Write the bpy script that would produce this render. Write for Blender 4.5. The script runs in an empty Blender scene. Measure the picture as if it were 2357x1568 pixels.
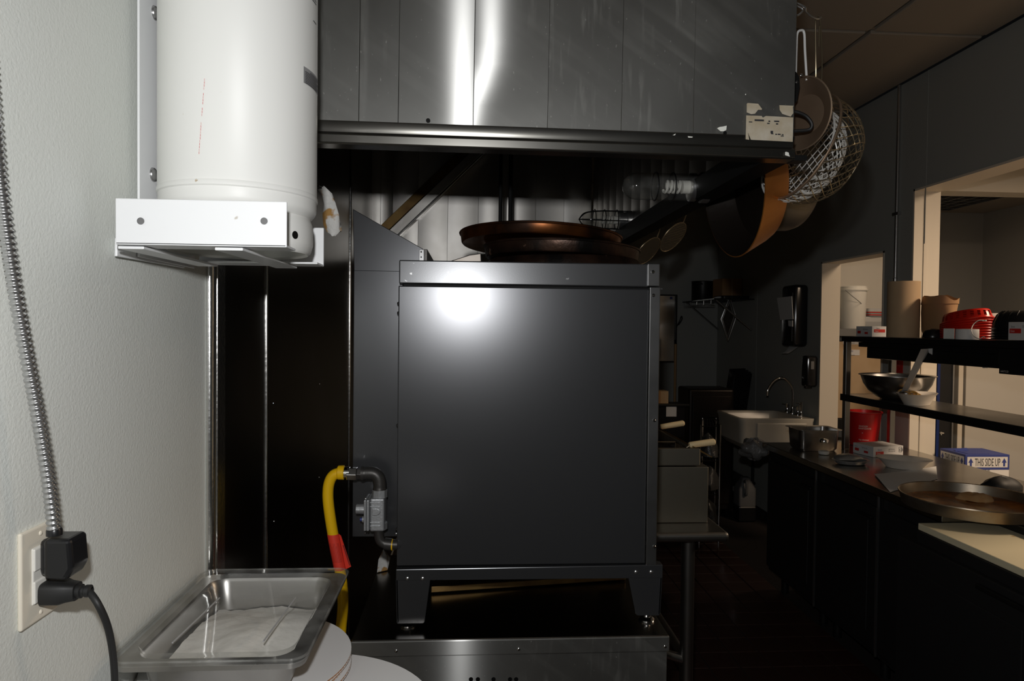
import bpy, bmesh, math, random
from mathutils import Vector, Matrix
random.seed(7)
SC = bpy.context.scene
COL = SC.collection
PI = math.pi

# ------------------------------------------------------------------ camera
CAM = Vector((0.0, 0.0, 1.60))
YAW, PITCH, ROLL = 0.06095, 0.02094, 0.01067
F_PX, CX, CY = 1571.0, 1178.5, 784.0
_F = Vector((math.sin(YAW)*math.cos(PITCH), math.cos(YAW)*math.cos(PITCH), -math.sin(PITCH)))
_R0 = Vector((math.cos(YAW), -math.sin(YAW), 0)); _U0 = _R0.cross(_F)
_R = _R0*math.cos(ROLL) + _U0*math.sin(ROLL); _U = -_R0*math.sin(ROLL) + _U0*math.cos(ROLL)
cd = bpy.data.cameras.new('camera'); cam = bpy.data.objects.new('camera', cd); COL.objects.link(cam)
cd.sensor_width = 36.0; cd.sensor_fit = 'HORIZONTAL'; cd.lens = 36.0*F_PX/2357.0
cd.clip_start = 0.02; cd.clip_end = 60
M = Matrix.Identity(4)
for i in range(3):
    M[i][0] = _R[i]; M[i][1] = _U[i]; M[i][2] = -_F[i]; M[i][3] = CAM[i]
cam.matrix_world = M
SC.camera = cam

# ------------------------------------------------------------------ world, lights, exposure
w = bpy.data.worlds.new('world'); SC.world = w; w.use_nodes = True
w.node_tree.nodes['Background'].inputs[0].default_value = (0.9, 0.95, 1.0, 1)
w.node_tree.nodes['Background'].inputs[1].default_value = 0.002
SC.view_settings.view_transform = 'Standard'
SC.view_settings.look = 'None'
SC.view_settings.gamma = 1.0
SC.view_settings.use_curve_mapping = False
SC.view_settings.exposure = 0.0

def area(name, loc, target, sx, sy, power, color):
    l = bpy.data.lights.new(name, 'AREA'); l.shape = 'RECTANGLE'; l.size = sx; l.size_y = sy
    l.energy = power; l.color = color
    o = bpy.data.objects.new(name, l); COL.objects.link(o)
    o.location = loc
    o.rotation_euler = (Vector(target)-Vector(loc)).to_track_quat('-Z', 'Y').to_euler()
    return o
# the flash gun in the camera's hot shoe
area('camera_flash', (-0.036, -0.02, 1.755), (0.06, 1.6, 1.66), 0.042, 0.034, 11.0, (1.0, 1.0, 1.0))
# the lit ceiling panels of the room next door
area('dining_room_lamp', (3.5, 2.35, 2.64), (3.5, 2.35, 0.0), 0.6, 0.6, 50.0, (1.0, 0.76, 0.54))
area('store_room_lamp', (3.3, 4.62, 2.66), (3.3, 4.62, 0.0), 0.3, 0.3, 4.0, (1.0, 0.77, 0.55))

# pixel of the 2357x1568 frame -> world point on a plane at a known x, y or z
def ray(px, py): return _F + _R*((px-CX)/F_PX) - _U*((py-CY)/F_PX)
def AX(px, py, x): r = ray(px, py); return CAM + r*((x-CAM.x)/r.x)
def AY(px, py, y): r = ray(px, py); return CAM + r*((y-CAM.y)/r.y)
def AZ(px, py, z): r = ray(px, py); return CAM + r*((z-CAM.z)/r.z)

# ------------------------------------------------------------------ materials
MATS = {}
def mat(name, col, rough=0.5, metal=0.0, bump=None, var=None, aniso=0.0, tangent=None, spots=None,
        spec=0.5, coat=0.0, emit=0.0, stretch=(1, 1, 1), sub=0.0, rvar=0.0):
    m = bpy.data.materials.new(name); m.use_nodes = True; MATS[name] = m
    nt = m.node_tree; N = nt.nodes; L = nt.links
    b = N['Principled BSDF']
    b.inputs['Base Color'].default_value = (*col, 1)
    b.inputs['Roughness'].default_value = rough; b.inputs['Metallic'].default_value = metal
    b.inputs['Specular IOR Level'].default_value = spec
    b.inputs['Coat Weight'].default_value = coat
    b.inputs['Coat Roughness'].default_value = 0.1
    if sub: b.inputs['Subsurface Weight'].default_value = sub
    if emit:
        b.inputs['Emission Color'].default_value = (*col, 1); b.inputs['Emission Strength'].default_value = emit
    tc = N.new('ShaderNodeTexCoord'); mp = N.new('ShaderNodeMapping')
    L.new(tc.outputs['Object'], mp.inputs['Vector']); mp.inputs['Scale'].default_value = stretch
    last = None
    if var:
        sc_, amt, col2 = var
        n = N.new('ShaderNodeTexNoise'); n.inputs['Scale'].default_value = sc_; n.inputs['Detail'].default_value = 6
        L.new(mp.outputs[0], n.inputs['Vector'])
        r = N.new('ShaderNodeValToRGB'); r.color_ramp.elements[0].position = 0.5-amt; r.color_ramp.elements[1].position = 0.5+amt
        r.color_ramp.elements[0].color = (*col2, 1); r.color_ramp.elements[1].color = (*col, 1)
        L.new(n.outputs['Fac'], r.inputs['Fac']); last = r.outputs['Color']
        if rvar:
            mr = N.new('ShaderNodeMapRange'); mr.inputs['To Min'].default_value = rough+rvar; mr.inputs['To Max'].default_value = max(0.03, rough-rvar)
            L.new(n.outputs['Fac'], mr.inputs['Value']); L.new(mr.outputs[0], b.inputs['Roughness'])
    if spots:
        sc_, thr, col2 = spots
        n = N.new('ShaderNodeTexNoise'); n.inputs['Scale'].default_value = sc_; n.inputs['Detail'].default_value = 3
        L.new(mp.outputs[0], n.inputs['Vector'])
        r = N.new('ShaderNodeValToRGB'); r.color_ramp.elements[0].position = thr; r.color_ramp.elements[1].position = min(1, thr+0.05)
        r.color_ramp.elements[0].color = (0, 0, 0, 1); r.color_ramp.elements[1].color = (1, 1, 1, 1)
        L.new(n.outputs['Fac'], r.inputs['Fac'])
        mx = N.new('ShaderNodeMix'); mx.data_type = 'RGBA'
        L.new(r.outputs['Color'], mx.inputs['Factor'])
        if last: L.new(last, mx.inputs[6])
        else: mx.inputs[6].default_value = (*col, 1)
        mx.inputs[7].default_value = (*col2, 1); last = mx.outputs[2]
    if last: L.new(last, b.inputs['Base Color'])
    if bump:
        sc_, st = bump[:2]
        n = N.new('ShaderNodeTexNoise'); n.inputs['Scale'].default_value = sc_; n.inputs['Detail'].default_value = 4
        L.new(mp.outputs[0], n.inputs['Vector'])
        bp = N.new('ShaderNodeBump'); bp.inputs['Strength'].default_value = st; bp.inputs['Distance'].default_value = bump[2] if len(bump) > 2 else 0.002
        L.new(n.outputs['Fac'], bp.inputs['Height']); L.new(bp.outputs[0], b.inputs['Normal'])
    if aniso:
        b.inputs['Anisotropic'].default_value = aniso
        t = N.new('ShaderNodeCombineXYZ')
        for k_ in range(3): t.inputs[k_].default_value = (tangent or (0, 0, 1))[k_]
        L.new(t.outputs[0], b.inputs['Tangent'])
    return m

def clear(name, tint, refl=0.06, rough=0.03, haze=0.0):
    m = bpy.data.materials.new(name); m.use_nodes = True; MATS[name] = m
    nt = m.node_tree; N = nt.nodes; L = nt.links; N.remove(N['Principled BSDF'])
    tr = N.new('ShaderNodeBsdfTransparent'); tr.inputs[0].default_value = (*tint, 1)
    gl = N.new('ShaderNodeBsdfGlossy'); gl.inputs['Roughness'].default_value = rough
    lw = N.new('ShaderNodeLayerWeight'); lw.inputs[0].default_value = 0.5
    pw = N.new('ShaderNodeMath'); pw.operation = 'POWER'; L.new(lw.outputs['Facing'], pw.inputs[0]); pw.inputs[1].default_value = 5.0
    fm = N.new('ShaderNodeMath'); fm.operation = 'MULTIPLY_ADD'; L.new(pw.outputs[0], fm.inputs[0]); fm.inputs[1].default_value = 0.8; fm.inputs[2].default_value = refl
    mx = N.new('ShaderNodeMixShader'); L.new(fm.outputs[0], mx.inputs[0]); L.new(tr.outputs[0], mx.inputs[1]); L.new(gl.outputs[0], mx.inputs[2])
    out = mx
    if haze:
        df = N.new('ShaderNodeBsdfDiffuse'); df.inputs[0].default_value = (0.6, 0.6, 0.58, 1)
        m2 = N.new('ShaderNodeMixShader'); 
        n = N.new('ShaderNodeTexNoise'); n.inputs['Scale'].default_value = 22; n.inputs['Detail'].default_value = 6
        tc = N.new('ShaderNodeTexCoord'); L.new(tc.outputs['Object'], n.inputs['Vector'])
        mr = N.new('ShaderNodeMapRange'); mr.inputs['From Min'].default_value = 0.4; mr.inputs['From Max'].default_value = 0.7
        mr.inputs['To Min'].default_value = haze*0.3; mr.inputs['To Max'].default_value = haze*1.6
        L.new(n.outputs['Fac'], mr.inputs['Value']); L.new(mr.outputs[0], m2.inputs[0])
        L.new(mx.outputs[0], m2.inputs[1]); L.new(df.outputs[0], m2.inputs[2]); out = m2
    L.new(out.outputs[0], N['Material Output'].inputs[0])
    return m

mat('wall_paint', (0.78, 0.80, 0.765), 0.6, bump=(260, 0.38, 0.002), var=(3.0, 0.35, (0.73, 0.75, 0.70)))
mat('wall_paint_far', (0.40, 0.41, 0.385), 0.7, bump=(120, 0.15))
mat('partition_white', (0.66, 0.62, 0.55), 0.7)
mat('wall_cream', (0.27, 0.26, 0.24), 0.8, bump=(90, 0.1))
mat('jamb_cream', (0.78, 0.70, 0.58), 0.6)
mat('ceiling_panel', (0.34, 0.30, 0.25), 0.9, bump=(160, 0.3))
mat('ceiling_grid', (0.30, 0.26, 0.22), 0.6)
mat('quarry_tile', (0.045, 0.017, 0.012), 0.55, var=(9, 0.3, (0.032, 0.012, 0.009)))
mat('grout', (0.02, 0.014, 0.012), 0.9)
def hood_steel():
    m = mat('steel_hood', (0.42, 0.42, 0.40), 0.46, 0.85)
    nt = m.node_tree; N = nt.nodes; L = nt.links; b = N['Principled BSDF']
    g = N.new('ShaderNodeNewGeometry')
    def layer(rot, scale, nscale, lo, hi, detail=5):
        mp = N.new('ShaderNodeMapping'); L.new(g.outputs['Position'], mp.inputs['Vector'])
        mp.inputs['Rotation'].default_value = rot
        m2 = N.new('ShaderNodeMapping'); L.new(mp.outputs[0], m2.inputs['Vector']); m2.inputs['Scale'].default_value = scale
        n = N.new('ShaderNodeTexNoise'); n.inputs['Scale'].default_value = nscale; n.inputs['Detail'].default_value = detail
        L.new(m2.outputs[0], n.inputs['Vector'])
        r = N.new('ShaderNodeMapRange'); r.inputs['From Min'].default_value = lo; r.inputs['From Max'].default_value = hi
        L.new(n.outputs['Fac'], r.inputs['Value']); return r.outputs[0]
    def op(o, a, c):
        n = N.new('ShaderNodeMath'); n.operation = o
        for k, v in enumerate((a, c)):
            if isinstance(v, (int, float)): n.inputs[k].default_value = v
            else: L.new(v, n.inputs[k])
        n.use_clamp = True
        return n.outputs[0]
    wipes = layer((0, -0.62, 0), (1.2, 1, 14), 2.2, .50, .78)          # diagonal cloth marks
    cloud = layer((0, 0, 0), (1, 1, 1), 3.0, .35, .70)
    drips = op('MULTIPLY', layer((0, 0, 0), (45, 1, 5), 1.6, .56, .66), layer((0, 0, 0), (1, 1, 1), 4.5, .48, .62))
    specks = layer((0, 0, 0), (1, 1, .6), 190, .74, .78, 1)
    dust = op('ADD', op('MULTIPLY', op('MULTIPLY', wipes, cloud), .10), op('ADD', op('MULTIPLY', drips, .07), op('MULTIPLY', specks, .16)))
    ga = N.new('ShaderNodeBsdfAnisotropic'); ga.inputs['Color'].default_value = (.62, .62, .60, 1)
    ga.inputs['Roughness'].default_value = .25; ga.inputs['Anisotropy'].default_value = -.80
    tv = N.new('ShaderNodeCombineXYZ'); tv.inputs[2].default_value = 1.0; L.new(tv.outputs[0], ga.inputs['Tangent'])
    sm = N.new('ShaderNodeMixShader'); sm.inputs[0].default_value = .23; L.new(b.outputs[0], sm.inputs[1]); L.new(ga.outputs[0], sm.inputs[2])
    df = N.new('ShaderNodeBsdfDiffuse'); df.inputs[0].default_value = (.75, .75, .70, 1)
    mx = N.new('ShaderNodeMixShader'); L.new(dust, mx.inputs[0]); L.new(sm.outputs[0], mx.inputs[1]); L.new(df.outputs[0], mx.inputs[2])
    L.new(mx.outputs[0], N['Material Output'].inputs[0])
    cr = N.new('ShaderNodeMix'); cr.data_type = 'RGBA'; L.new(cloud, cr.inputs['Factor'])
    cr.inputs[6].default_value = (.19, .19, .18, 1); cr.inputs[7].default_value = (.29, .29, .275, 1); L.new(cr.outputs[2], b.inputs['Base Color'])
hood_steel()
mat('steel_lip', (0.20, 0.195, 0.18), 0.23, 0.95, var=(6, 0.3, (0.15, 0.145, 0.13)))
mat('steel_wall', (0.30, 0.29, 0.28), 0.22, 1.0, var=(4, 0.3, (0.22, 0.20, 0.17)))
mat('steel_bright', (0.72, 0.72, 0.70), 0.22, 1.0, bump=(90, 0.25))
mat('steel', (0.48, 0.47, 0.45), 0.32, 1.0, var=(9, 0.35, (0.36, 0.35, 0.33)), rvar=0.06)
mat('steel_stained', (0.42, 0.40, 0.35), 0.34, 0.9, var=(5, 0.3, (0.30, 0.27, 0.20)), rvar=0.08)
mat('steel_pan', (0.50, 0.49, 0.47), 0.30, 1.0, var=(14, 0.3, (0.36, 0.35, 0.34)), rvar=0.08)
mat('steel_inner', (0.74, 0.72, 0.69), 0.40, 0.9, var=(6, 0.3, (0.60, 0.57, 0.52)), aniso=0.7, rvar=0.04)
mat('grease', (0.30, 0.19, 0.06), 0.4, 0.6, var=(14, 0.3, (0.12, 0.06, 0.02)))
mat('oven_coat', (0.085, 0.087, 0.092), 0.25, 0.65, bump=(900, 0.03, 0.001), spec=0.9)
mat('oven_trim', (0.11, 0.112, 0.116), 0.26, 0.65, bump=(500, 0.02, 0.001), spots=(60, 0.72, (0.4, 0.4, 0.4)))
mat('oven_edge', (0.24, 0.24, 0.24), 0.33, 0.9, var=(12, 0.3, (0.15, 0.15, 0.15)))
mat('black_iron', (0.07, 0.066, 0.062), 0.42, 0.6, bump=(60, 0.3))
mat('black_metal', (0.012, 0.012, 0.012), 0.4, 0.3)
mat('black_plastic', (0.010, 0.010, 0.011), 0.28)
mat('black_rubber', (0.012, 0.012, 0.012), 0.55)
mat('hood_black', (0.005, 0.005, 0.005), 0.55, spec=0.15)
mat('white_enamel', (0.80, 0.80, 0.77), 0.42, spec=0.3, bump=(8, 0.02), spots=(70, 0.76, (0.50, 0.40, 0.28)))
mat('white_bracket', (0.86, 0.87, 0.88), 0.3, spots=(34, 0.74, (0.5, 0.45, 0.38)))
mat('white_plastic', (0.80, 0.78, 0.72), 0.35)
mat('ivory', (0.80, 0.74, 0.62), 0.35)
mat('chrome', (0.80, 0.80, 0.80), 0.12, 1.0)
mat('zinc', (0.55, 0.55, 0.55), 0.28, 0.95, bump=(70, 0.2))
mat('cast_grey', (0.42, 0.43, 0.44), 0.42, 0.6, bump=(200, 0.25))
mat('gas_yellow', (0.95, 0.56, 0.008), 0.28)
mat('tag_red', (0.85, 0.055, 0.03), 0.5)
mat('tag_ink', (0.18, 0.01, 0.008), 0.6)
mat('ink', (0.03, 0.03, 0.035), 0.6)
mat('ink_grey', (0.16, 0.16, 0.16), 0.6)
mat('label_grey', (0.30, 0.30, 0.30), 0.5)
mat('ink_red', (0.62, 0.16, 0.16), 0.6)
mat('ink_white', (0.75, 0.70, 0.66), 0.6)
mat('sticker', (0.60, 0.55, 0.46), 0.6, var=(28, 0.25, (0.42, 0.33, 0.20)))
mat('flake', (0.85, 0.85, 0.78), 0.6)
mat('flour', (0.86, 0.83, 0.78), 0.9, bump=(40, 0.6, 0.004))
mat('card_white', (0.66, 0.66, 0.66), 0.75)
mat('card_brown', (0.36, 0.20, 0.11), 0.85, bump=(300, 0.6, 0.002))
mat('paper', (0.72, 0.72, 0.72), 0.8, bump=(40, 0.3, 0.003))
mat('rag', (0.74, 0.73, 0.70), 0.95, bump=(70, 0.9, 0.004), spots=(22, 0.535, (0.45, 0.25, 0.08)))
mat('copper_pan', (0.68, 0.28, 0.06), 0.36, 0.8, var=(9, 0.25, (0.42, 0.15, 0.03)), rvar=0.1)
mat('burnt_pan', (0.075, 0.038, 0.024), 0.36, 0.75, var=(10, 0.14, (0.012, 0.010, 0.009)), bump=(45, 0.5, 0.003), spots=(28, 0.66, (0.42, 0.25, 0.17)))
mat('copper_dark', (0.30, 0.095, 0.022), 0.32, 0.85, var=(6, 0.12, (0.03, 0.014, 0.008)), rvar=0.1)
mat('pan_black', (0.018, 0.013, 0.010), 0.42, 0.5, bump=(45, 0.4))
mat('steel_front', (0.45, 0.43, 0.40), 0.36, 0.95, var=(6, 0.3, (0.30, 0.28, 0.25)), aniso=0.6)
mat('brown_steel', (0.40, 0.29, 0.20), 0.42, 0.75, var=(7, 0.3, (0.27, 0.18, 0.12)), rvar=0.06)
mat('grey_pan', (0.24, 0.22, 0.20), 0.4, 0.8, var=(7, 0.3, (0.15, 0.12, 0.09)))
mat('wire_white', (0.85, 0.84, 0.80), 0.4, 0.4)
mat('wire_brown', (0.36, 0.29, 0.19), 0.3, 0.9)
mat('white_handle', (0.80, 0.80, 0.78), 0.4)
mat('wood_cream', (0.85, 0.67, 0.38), 0.5)
mat('wood', (0.45, 0.27, 0.12), 0.5)
mat('porcelain', (0.62, 0.58, 0.50), 0.25, var=(5, 0.3, (0.52, 0.47, 0.38)))
mat('cabinet_black', (0.014, 0.014, 0.015), 0.5)
mat('counter_steel', (0.46, 0.44, 0.41), 0.22, 1.0, var=(4, 0.3, (0.36, 0.34, 0.31)), rvar=0.06)
mat('cutting_board', (0.78, 0.71, 0.50), 0.5, spots=(9, 0.69, (0.55, 0.36, 0.14)), bump=(120, 0.15))
mat('cardboard', (0.56, 0.40, 0.24), 0.8, var=(20, 0.4, (0.52, 0.36, 0.21)))
mat('kraft', (0.40, 0.23, 0.11), 0.8)
mat('red_plastic', (0.62, 0.018, 0.008), 0.3)
mat('red_bucket', (0.52, 0.008, 0.008), 0.35)
mat('box_white', (0.66, 0.65, 0.64), 0.6)
mat('box_blue', (0.035, 0.055, 0.24), 0.5)
mat('paperboat', (0.72, 0.66, 0.58), 0.75)
mat('food', (0.75, 0.48, 0.10), 0.6, var=(40, 0.3, (0.35, 0.12, 0.03)))
mat('sauce', (0.55, 0.18, 0.02), 0.25, var=(9, 0.2, (0.09, 0.02, 0.004)), spots=(6, 0.60, (0.62, 0.30, 0.04)))
mat('pizza_pan', (0.45, 0.42, 0.36), 0.34, 0.9, var=(10, 0.25, (0.26, 0.17, 0.09)), rvar=0.1)
mat('dough', (0.62, 0.40, 0.20), 0.7, var=(16, 0.2, (0.55, 0.28, 0.10)))
mat('foil', (0.42, 0.43, 0.43), 0.35, 0.7)
mat('towel_paper', (0.75, 0.75, 0.73), 0.9)
mat('smoke_plastic', (0.012, 0.012, 0.013), 0.15)
mat('grey_plastic', (0.38, 0.38, 0.38), 0.5)
mat('jug_grey', (0.13, 0.13, 0.13), 0.5)
mat('bag_grey', (0.16, 0.155, 0.15), 0.35, bump=(25, 0.8, 0.01))
mat('mirror_steel', (0.80, 0.78, 0.74), 0.16, 1.0)
mat('bag_plastic', (0.05, 0.05, 0.05), 0.3, bump=(20, 0.8, 0.01))
mat('blue_paint', (0.01, 0.03, 0.16), 0.5)
mat('cfl', (0.85, 0.84, 0.80), 0.4)
clear('clear_lid', (0.95, 0.95, 0.94), haze=0.10, rough=0.05)
clear('clear_glass', (0.92, 0.93, 0.92), rough=0.02)
clear('dirty_glass', (0.86, 0.86, 0.84), rough=0.05, haze=0.05)

# ------------------------------------------------------------------ builders
WLOC = {}
class MB:
    def __init__(s): s.v = []; s.f = []; s.mi = []; s.cur = 0
    def add(s, vs, fs):
        o = len(s.v); s.v += [Vector(v) for v in vs]
        for f in fs: s.f.append([i+o for i in f]); s.mi.append(s.cur)
        return s
    def box(s, a, b):
        x0, x1 = sorted((a[0], b[0])); y0, y1 = sorted((a[1], b[1])); z0, z1 = sorted((a[2], b[2]))
        return s.add([(x0,y0,z0),(x1,y0,z0),(x1,y1,z0),(x0,y1,z0),(x0,y0,z1),(x1,y0,z1),(x1,y1,z1),(x0,y1,z1)],
                     [(0,3,2,1),(4,5,6,7),(0,1,5,4),(1,2,6,5),(2,3,7,6),(3,0,4,7)])
    def obox(s, c, ax, ay, az):
        c, ax, ay, az = map(Vector, (c, ax, ay, az))
        v = [c+ax*i+ay*j+az*k for k in (-.5,.5) for i, j in ((-.5,-.5),(.5,-.5),(.5,.5),(-.5,.5))]
        return s.add(v, [(0,3,2,1),(4,5,6,7),(0,1,5,4),(1,2,6,5),(2,3,7,6),(3,0,4,7)])
    def prism(s, pts, d):
        d = Vector(d); pts = [Vector(p) for p in pts]; n = len(pts)
        return s.add(pts+[p+d for p in pts], [tuple(range(n))[::-1], tuple(range(n, 2*n))]+[(i,(i+1)%n,(i+1)%n+n,i+n) for i in range(n)])
    def tube(s, pts, r, seg=10, caps=True, closed=False):
        pts = [Vector(p) for p in pts]; n = len(pts)
        rs = r if isinstance(r, (list, tuple)) else [r]*n
        T = []
        for i in range(n):
            if closed: t = pts[(i+1)%n]-pts[i-1]
            else: t = pts[min(i+1,n-1)]-pts[max(i-1,0)]
            T.append(t.normalized() if t.length > 1e-9 else Vector((0,0,1)))
        up = Vector((0,0,1)) if abs(T[0].z) < .9 else Vector((1,0,0))
        a = T[0].cross(up).normalized(); vs = []
        for i in range(n):
            a = a-T[i]*a.dot(T[i]); a.normalize(); b = T[i].cross(a)
            for k in range(seg):
                q = 2*PI*k/seg; vs.append(pts[i]+(a*math.cos(q)+b*math.sin(q))*rs[i])
        fs = []
        for i in range(n if closed else n-1):
            j = (i+1) % n
            for k in range(seg): fs.append((i*seg+k, i*seg+(k+1)%seg, j*seg+(k+1)%seg, j*seg+k))
        if caps and not closed: fs += [tuple(range(seg))[::-1], tuple((n-1)*seg+k for k in range(seg))]
        return s.add(vs, fs)
    def lathe(s, c, prof, axis=(0,0,1), seg=40, closed=False, sx=1.0, sy=1.0, a0=0.0, a1=2*PI):
        c = Vector(c); ax = Vector(axis).normalized()
        u = ax.orthogonal().normalized() if abs(ax.z) < .999 else Vector((1,0,0)); v = ax.cross(u)
        n = len(prof); full = abs(a1-a0-2*PI) < 1e-6; m = seg if full else seg+1; vs = []
        for k in range(m):
            q = a0+(a1-a0)*k/seg
            for r, h in prof: vs.append(c+(u*math.cos(q)*sx+v*math.sin(q)*sy)*r+ax*h)
        fs = []
        for k in range(seg):
            kk = (k+1) % m
            for i in range(n if closed else n-1):
                j = (i+1) % n; fs.append((k*n+i, kk*n+i, kk*n+j, k*n+j))
        return s.add(vs, fs)
    def sphere(s, c, r, sx=1, sy=1, sz=1, seg=14, rings=9):
        prof = [(r*math.sin(PI*i/rings)+1e-5, -r*math.cos(PI*i/rings)*sz) for i in range(rings+1)]
        return s.lathe(c, prof, seg=seg, sx=sx, sy=sy)
    def build(s, name, m, parent=None, bevel=0.0, smooth=True, label=None, cat=None, group=None, kind=None, ang=35, bseg=2):
        me = bpy.data.meshes.new(name)
        vs = s.v
        lo = Vector([min(v[i] for v in vs) for i in range(3)]); hi = Vector([max(v[i] for v in vs) for i in range(3)])
        c = (lo+hi)/2
        if parent is None: c.z = lo.z
        me.from_pydata([v-c for v in vs], [], s.f)
        ms = m if isinstance(m, (list, tuple)) else [m]
        for x in ms: me.materials.append(MATS[x])
        if len(ms) > 1: me.polygons.foreach_set('material_index', s.mi)
        bm = bmesh.new(); bm.from_mesh(me)
        bmesh.ops.remove_doubles(bm, verts=bm.verts, dist=1e-6)
        bmesh.ops.recalc_face_normals(bm, faces=bm.faces)
        if bevel:
            ed = [e for e in bm.edges if len(e.link_faces) == 2 and e.calc_face_angle(0) > 0.5]
            if ed: bmesh.ops.bevel(bm, geom=ed, offset=bevel, segments=bseg, profile=0.5, affect='EDGES', clamp_overlap=True)
        bm.to_mesh(me); bm.free()
        if smooth:
            me.polygons.foreach_set('use_smooth', [True]*len(me.polygons))
            me.set_sharp_from_angle(angle=math.radians(min(ang, 10) if bevel else ang))
        o = bpy.data.objects.new(name, me); COL.objects.link(o)
        if parent is not None:
            o.parent = parent; o.location = c-WLOC[parent.name]
        else: o.location = c
        WLOC[o.name] = c
        tag(o, label, cat, group, kind)
        return o

def tag(o, label=None, cat=None, group=None, kind=None):
    if label: o['label'] = label
    if cat: o['category'] = cat
    if group: o['group'] = group
    if kind: o['kind'] = kind
    return o
def thing(name, label, cat, loc, group=None):
    o = bpy.data.objects.new(name, None); COL.objects.link(o)
    o.location = loc; o.empty_display_size = 0.05
    WLOC[o.name] = Vector(loc)
    return tag(o, label, cat, group)
def struct(mb, name, m, parent=None, **k):
    return mb.build(name, m, parent, kind='structure' if parent is None else None, **k)
def dup_tree(root, offset, label=None):
    r = root.copy(); COL.objects.link(r); r.location = Vector(root.location)+Vector(offset)
    WLOC[r.name] = WLOC[root.name]+Vector(offset)
    if label: r['label'] = label
    for ch in list(root.children):
        c = ch.copy(); COL.objects.link(c); c.parent = r
        for g in list(ch.children):
            d = g.copy(); COL.objects.link(d); d.parent = c
    return r
def catmull(P, k=6):
    P = [Vector(p) for p in P]; out = []
    for i in range(len(P)-1):
        p0 = P[max(i-1,0)]; p1 = P[i]; p2 = P[i+1]; p3 = P[min(i+2,len(P)-1)]
        for j in range(k):
            t = j/k
            out.append(.5*((2*p1)+(p2-p0)*t+(2*p0-5*p1+4*p2-p3)*t*t+(3*p1-p0-3*p2+p3)*t**3))
    out.append(P[-1]); return out
def text_mb(txt, size, origin, right, up, xs=1.0, off=0.0008):
    cu = bpy.data.curves.new('t', 'FONT'); cu.body = txt; cu.size = size; cu.resolution_u = 2
    o = bpy.data.objects.new('t', cu); COL.objects.link(o)
    bpy.context.view_layer.update()
    me = bpy.data.meshes.new_from_object(o.evaluated_get(bpy.context.evaluated_depsgraph_get()))
    right = Vector(right).normalized(); up = Vector(up).normalized(); n = right.cross(up); org = Vector(origin)+n*off
    b = MB().add([org+right*v.co.x*xs+up*v.co.y for v in me.vertices], [tuple(p.vertices) for p in me.polygons])
    bpy.data.objects.remove(o); bpy.data.curves.remove(cu); bpy.data.meshes.remove(me)
    return b
def screw(c, n, r, m, parent, name='screw', h=None):
    h = h or r*.55
    return MB().lathe(c, [(1e-5, h), (r*.55, h*.92), (r*.9, h*.5), (r, 0), (r, -.001)], axis=n, seg=14).build(name, m, parent)
def quad_on(c, right, up, wd, ht, off=0.0):
    right = Vector(right).normalized(); up = Vector(up).normalized(); n = right.cross(up); c = Vector(c)+n*off
    return [c-right*wd/2-up*ht/2, c+right*wd/2-up*ht/2, c+right*wd/2+up*ht/2, c-right*wd/2+up*ht/2], n
def decal(mb, c, right, up, wd, ht, off=0.0006, th=0.0004):
    q, n = quad_on(c, right, up, wd, ht, off); mb.prism(q, n*th); return mb

# ================================================================== THE SETTING
WL, WR, ZC, YB = -0.522, 2.60, 3.089, 7.06
# floor with quarry tiles
floor = struct(MB().box((-0.7, -2.5, -0.06), (6.2, 8.0, -0.006)), 'floor', 'grout')
tm = MB().box((-.0735, -.0735, -.006), (.0735, .0735, 0))
proto = None
ix0, iy0 = 4, 12
for ix in range(4, 13):
    for iy in range(12, 40):
        c = Vector((ix*.152, iy*.152, -0.003))
        if proto is None:
            proto = MB().box((c.x-.0735, c.y-.0735, -.006), (c.x+.0735, c.y+.0735, 0)).build('tile', 'quarry_tile', floor, bevel=.003, bseg=1)
        else:
            o = proto.copy(); COL.objects.link(o); o.parent = floor; o.location = c-WLOC[floor.name]
# ceiling with lay-in panels
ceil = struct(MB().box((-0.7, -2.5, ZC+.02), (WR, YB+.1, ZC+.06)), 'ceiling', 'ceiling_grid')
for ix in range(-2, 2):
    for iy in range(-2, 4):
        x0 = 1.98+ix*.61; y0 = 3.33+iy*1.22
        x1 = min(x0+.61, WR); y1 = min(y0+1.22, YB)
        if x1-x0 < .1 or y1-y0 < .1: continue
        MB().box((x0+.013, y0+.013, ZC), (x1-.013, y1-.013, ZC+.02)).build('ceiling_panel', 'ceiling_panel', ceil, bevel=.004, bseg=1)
# left wall: painted part, then stainless panels beneath the hood
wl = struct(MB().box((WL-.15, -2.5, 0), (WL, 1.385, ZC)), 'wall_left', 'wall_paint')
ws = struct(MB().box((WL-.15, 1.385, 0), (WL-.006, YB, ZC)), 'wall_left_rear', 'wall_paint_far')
seams = [1.478, AX(613, 700, WL).y, AX(805, 700, WL).y, 4.3, 5.6, YB]
for a, b in zip(seams[:-1], seams[1:]):
    MB().box((WL-.006, a+.004, 0.05), (WL, b-.004, 2.9)).build('steel_panel', 'steel_wall', ws, bevel=.002, bseg=1)
for y in seams[1:4]:
    p = MB(); p.lathe((WL+.0005, y, 0), [(.0055, 0.05), (.0055, 2.9)], seg=12); p.build('seam_strip', 'steel_bright', ws)
for px, py in ((630, 928), (631, 1200), (736, 884), (735, 1099)):
    q = AX(px, py, WL); screw(q, (1, 0, 0), .004, 'chrome', ws, 'rivet')
tr = struct(MB().tube([(WL+.004, 1.392, 0.02), (WL+.004, 1.392, ZC)], .010, 14), 'trim_1', 'steel_bright')
p = MB().box((WL, 1.43, .02), (WL+.006, 1.476, ZC)); p.build('corner_channel', 'steel_bright', tr, bevel=.002)
screw(AX(489, 985, WL+.006), (1, 0, 0), .005, 'zinc', tr)
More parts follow.
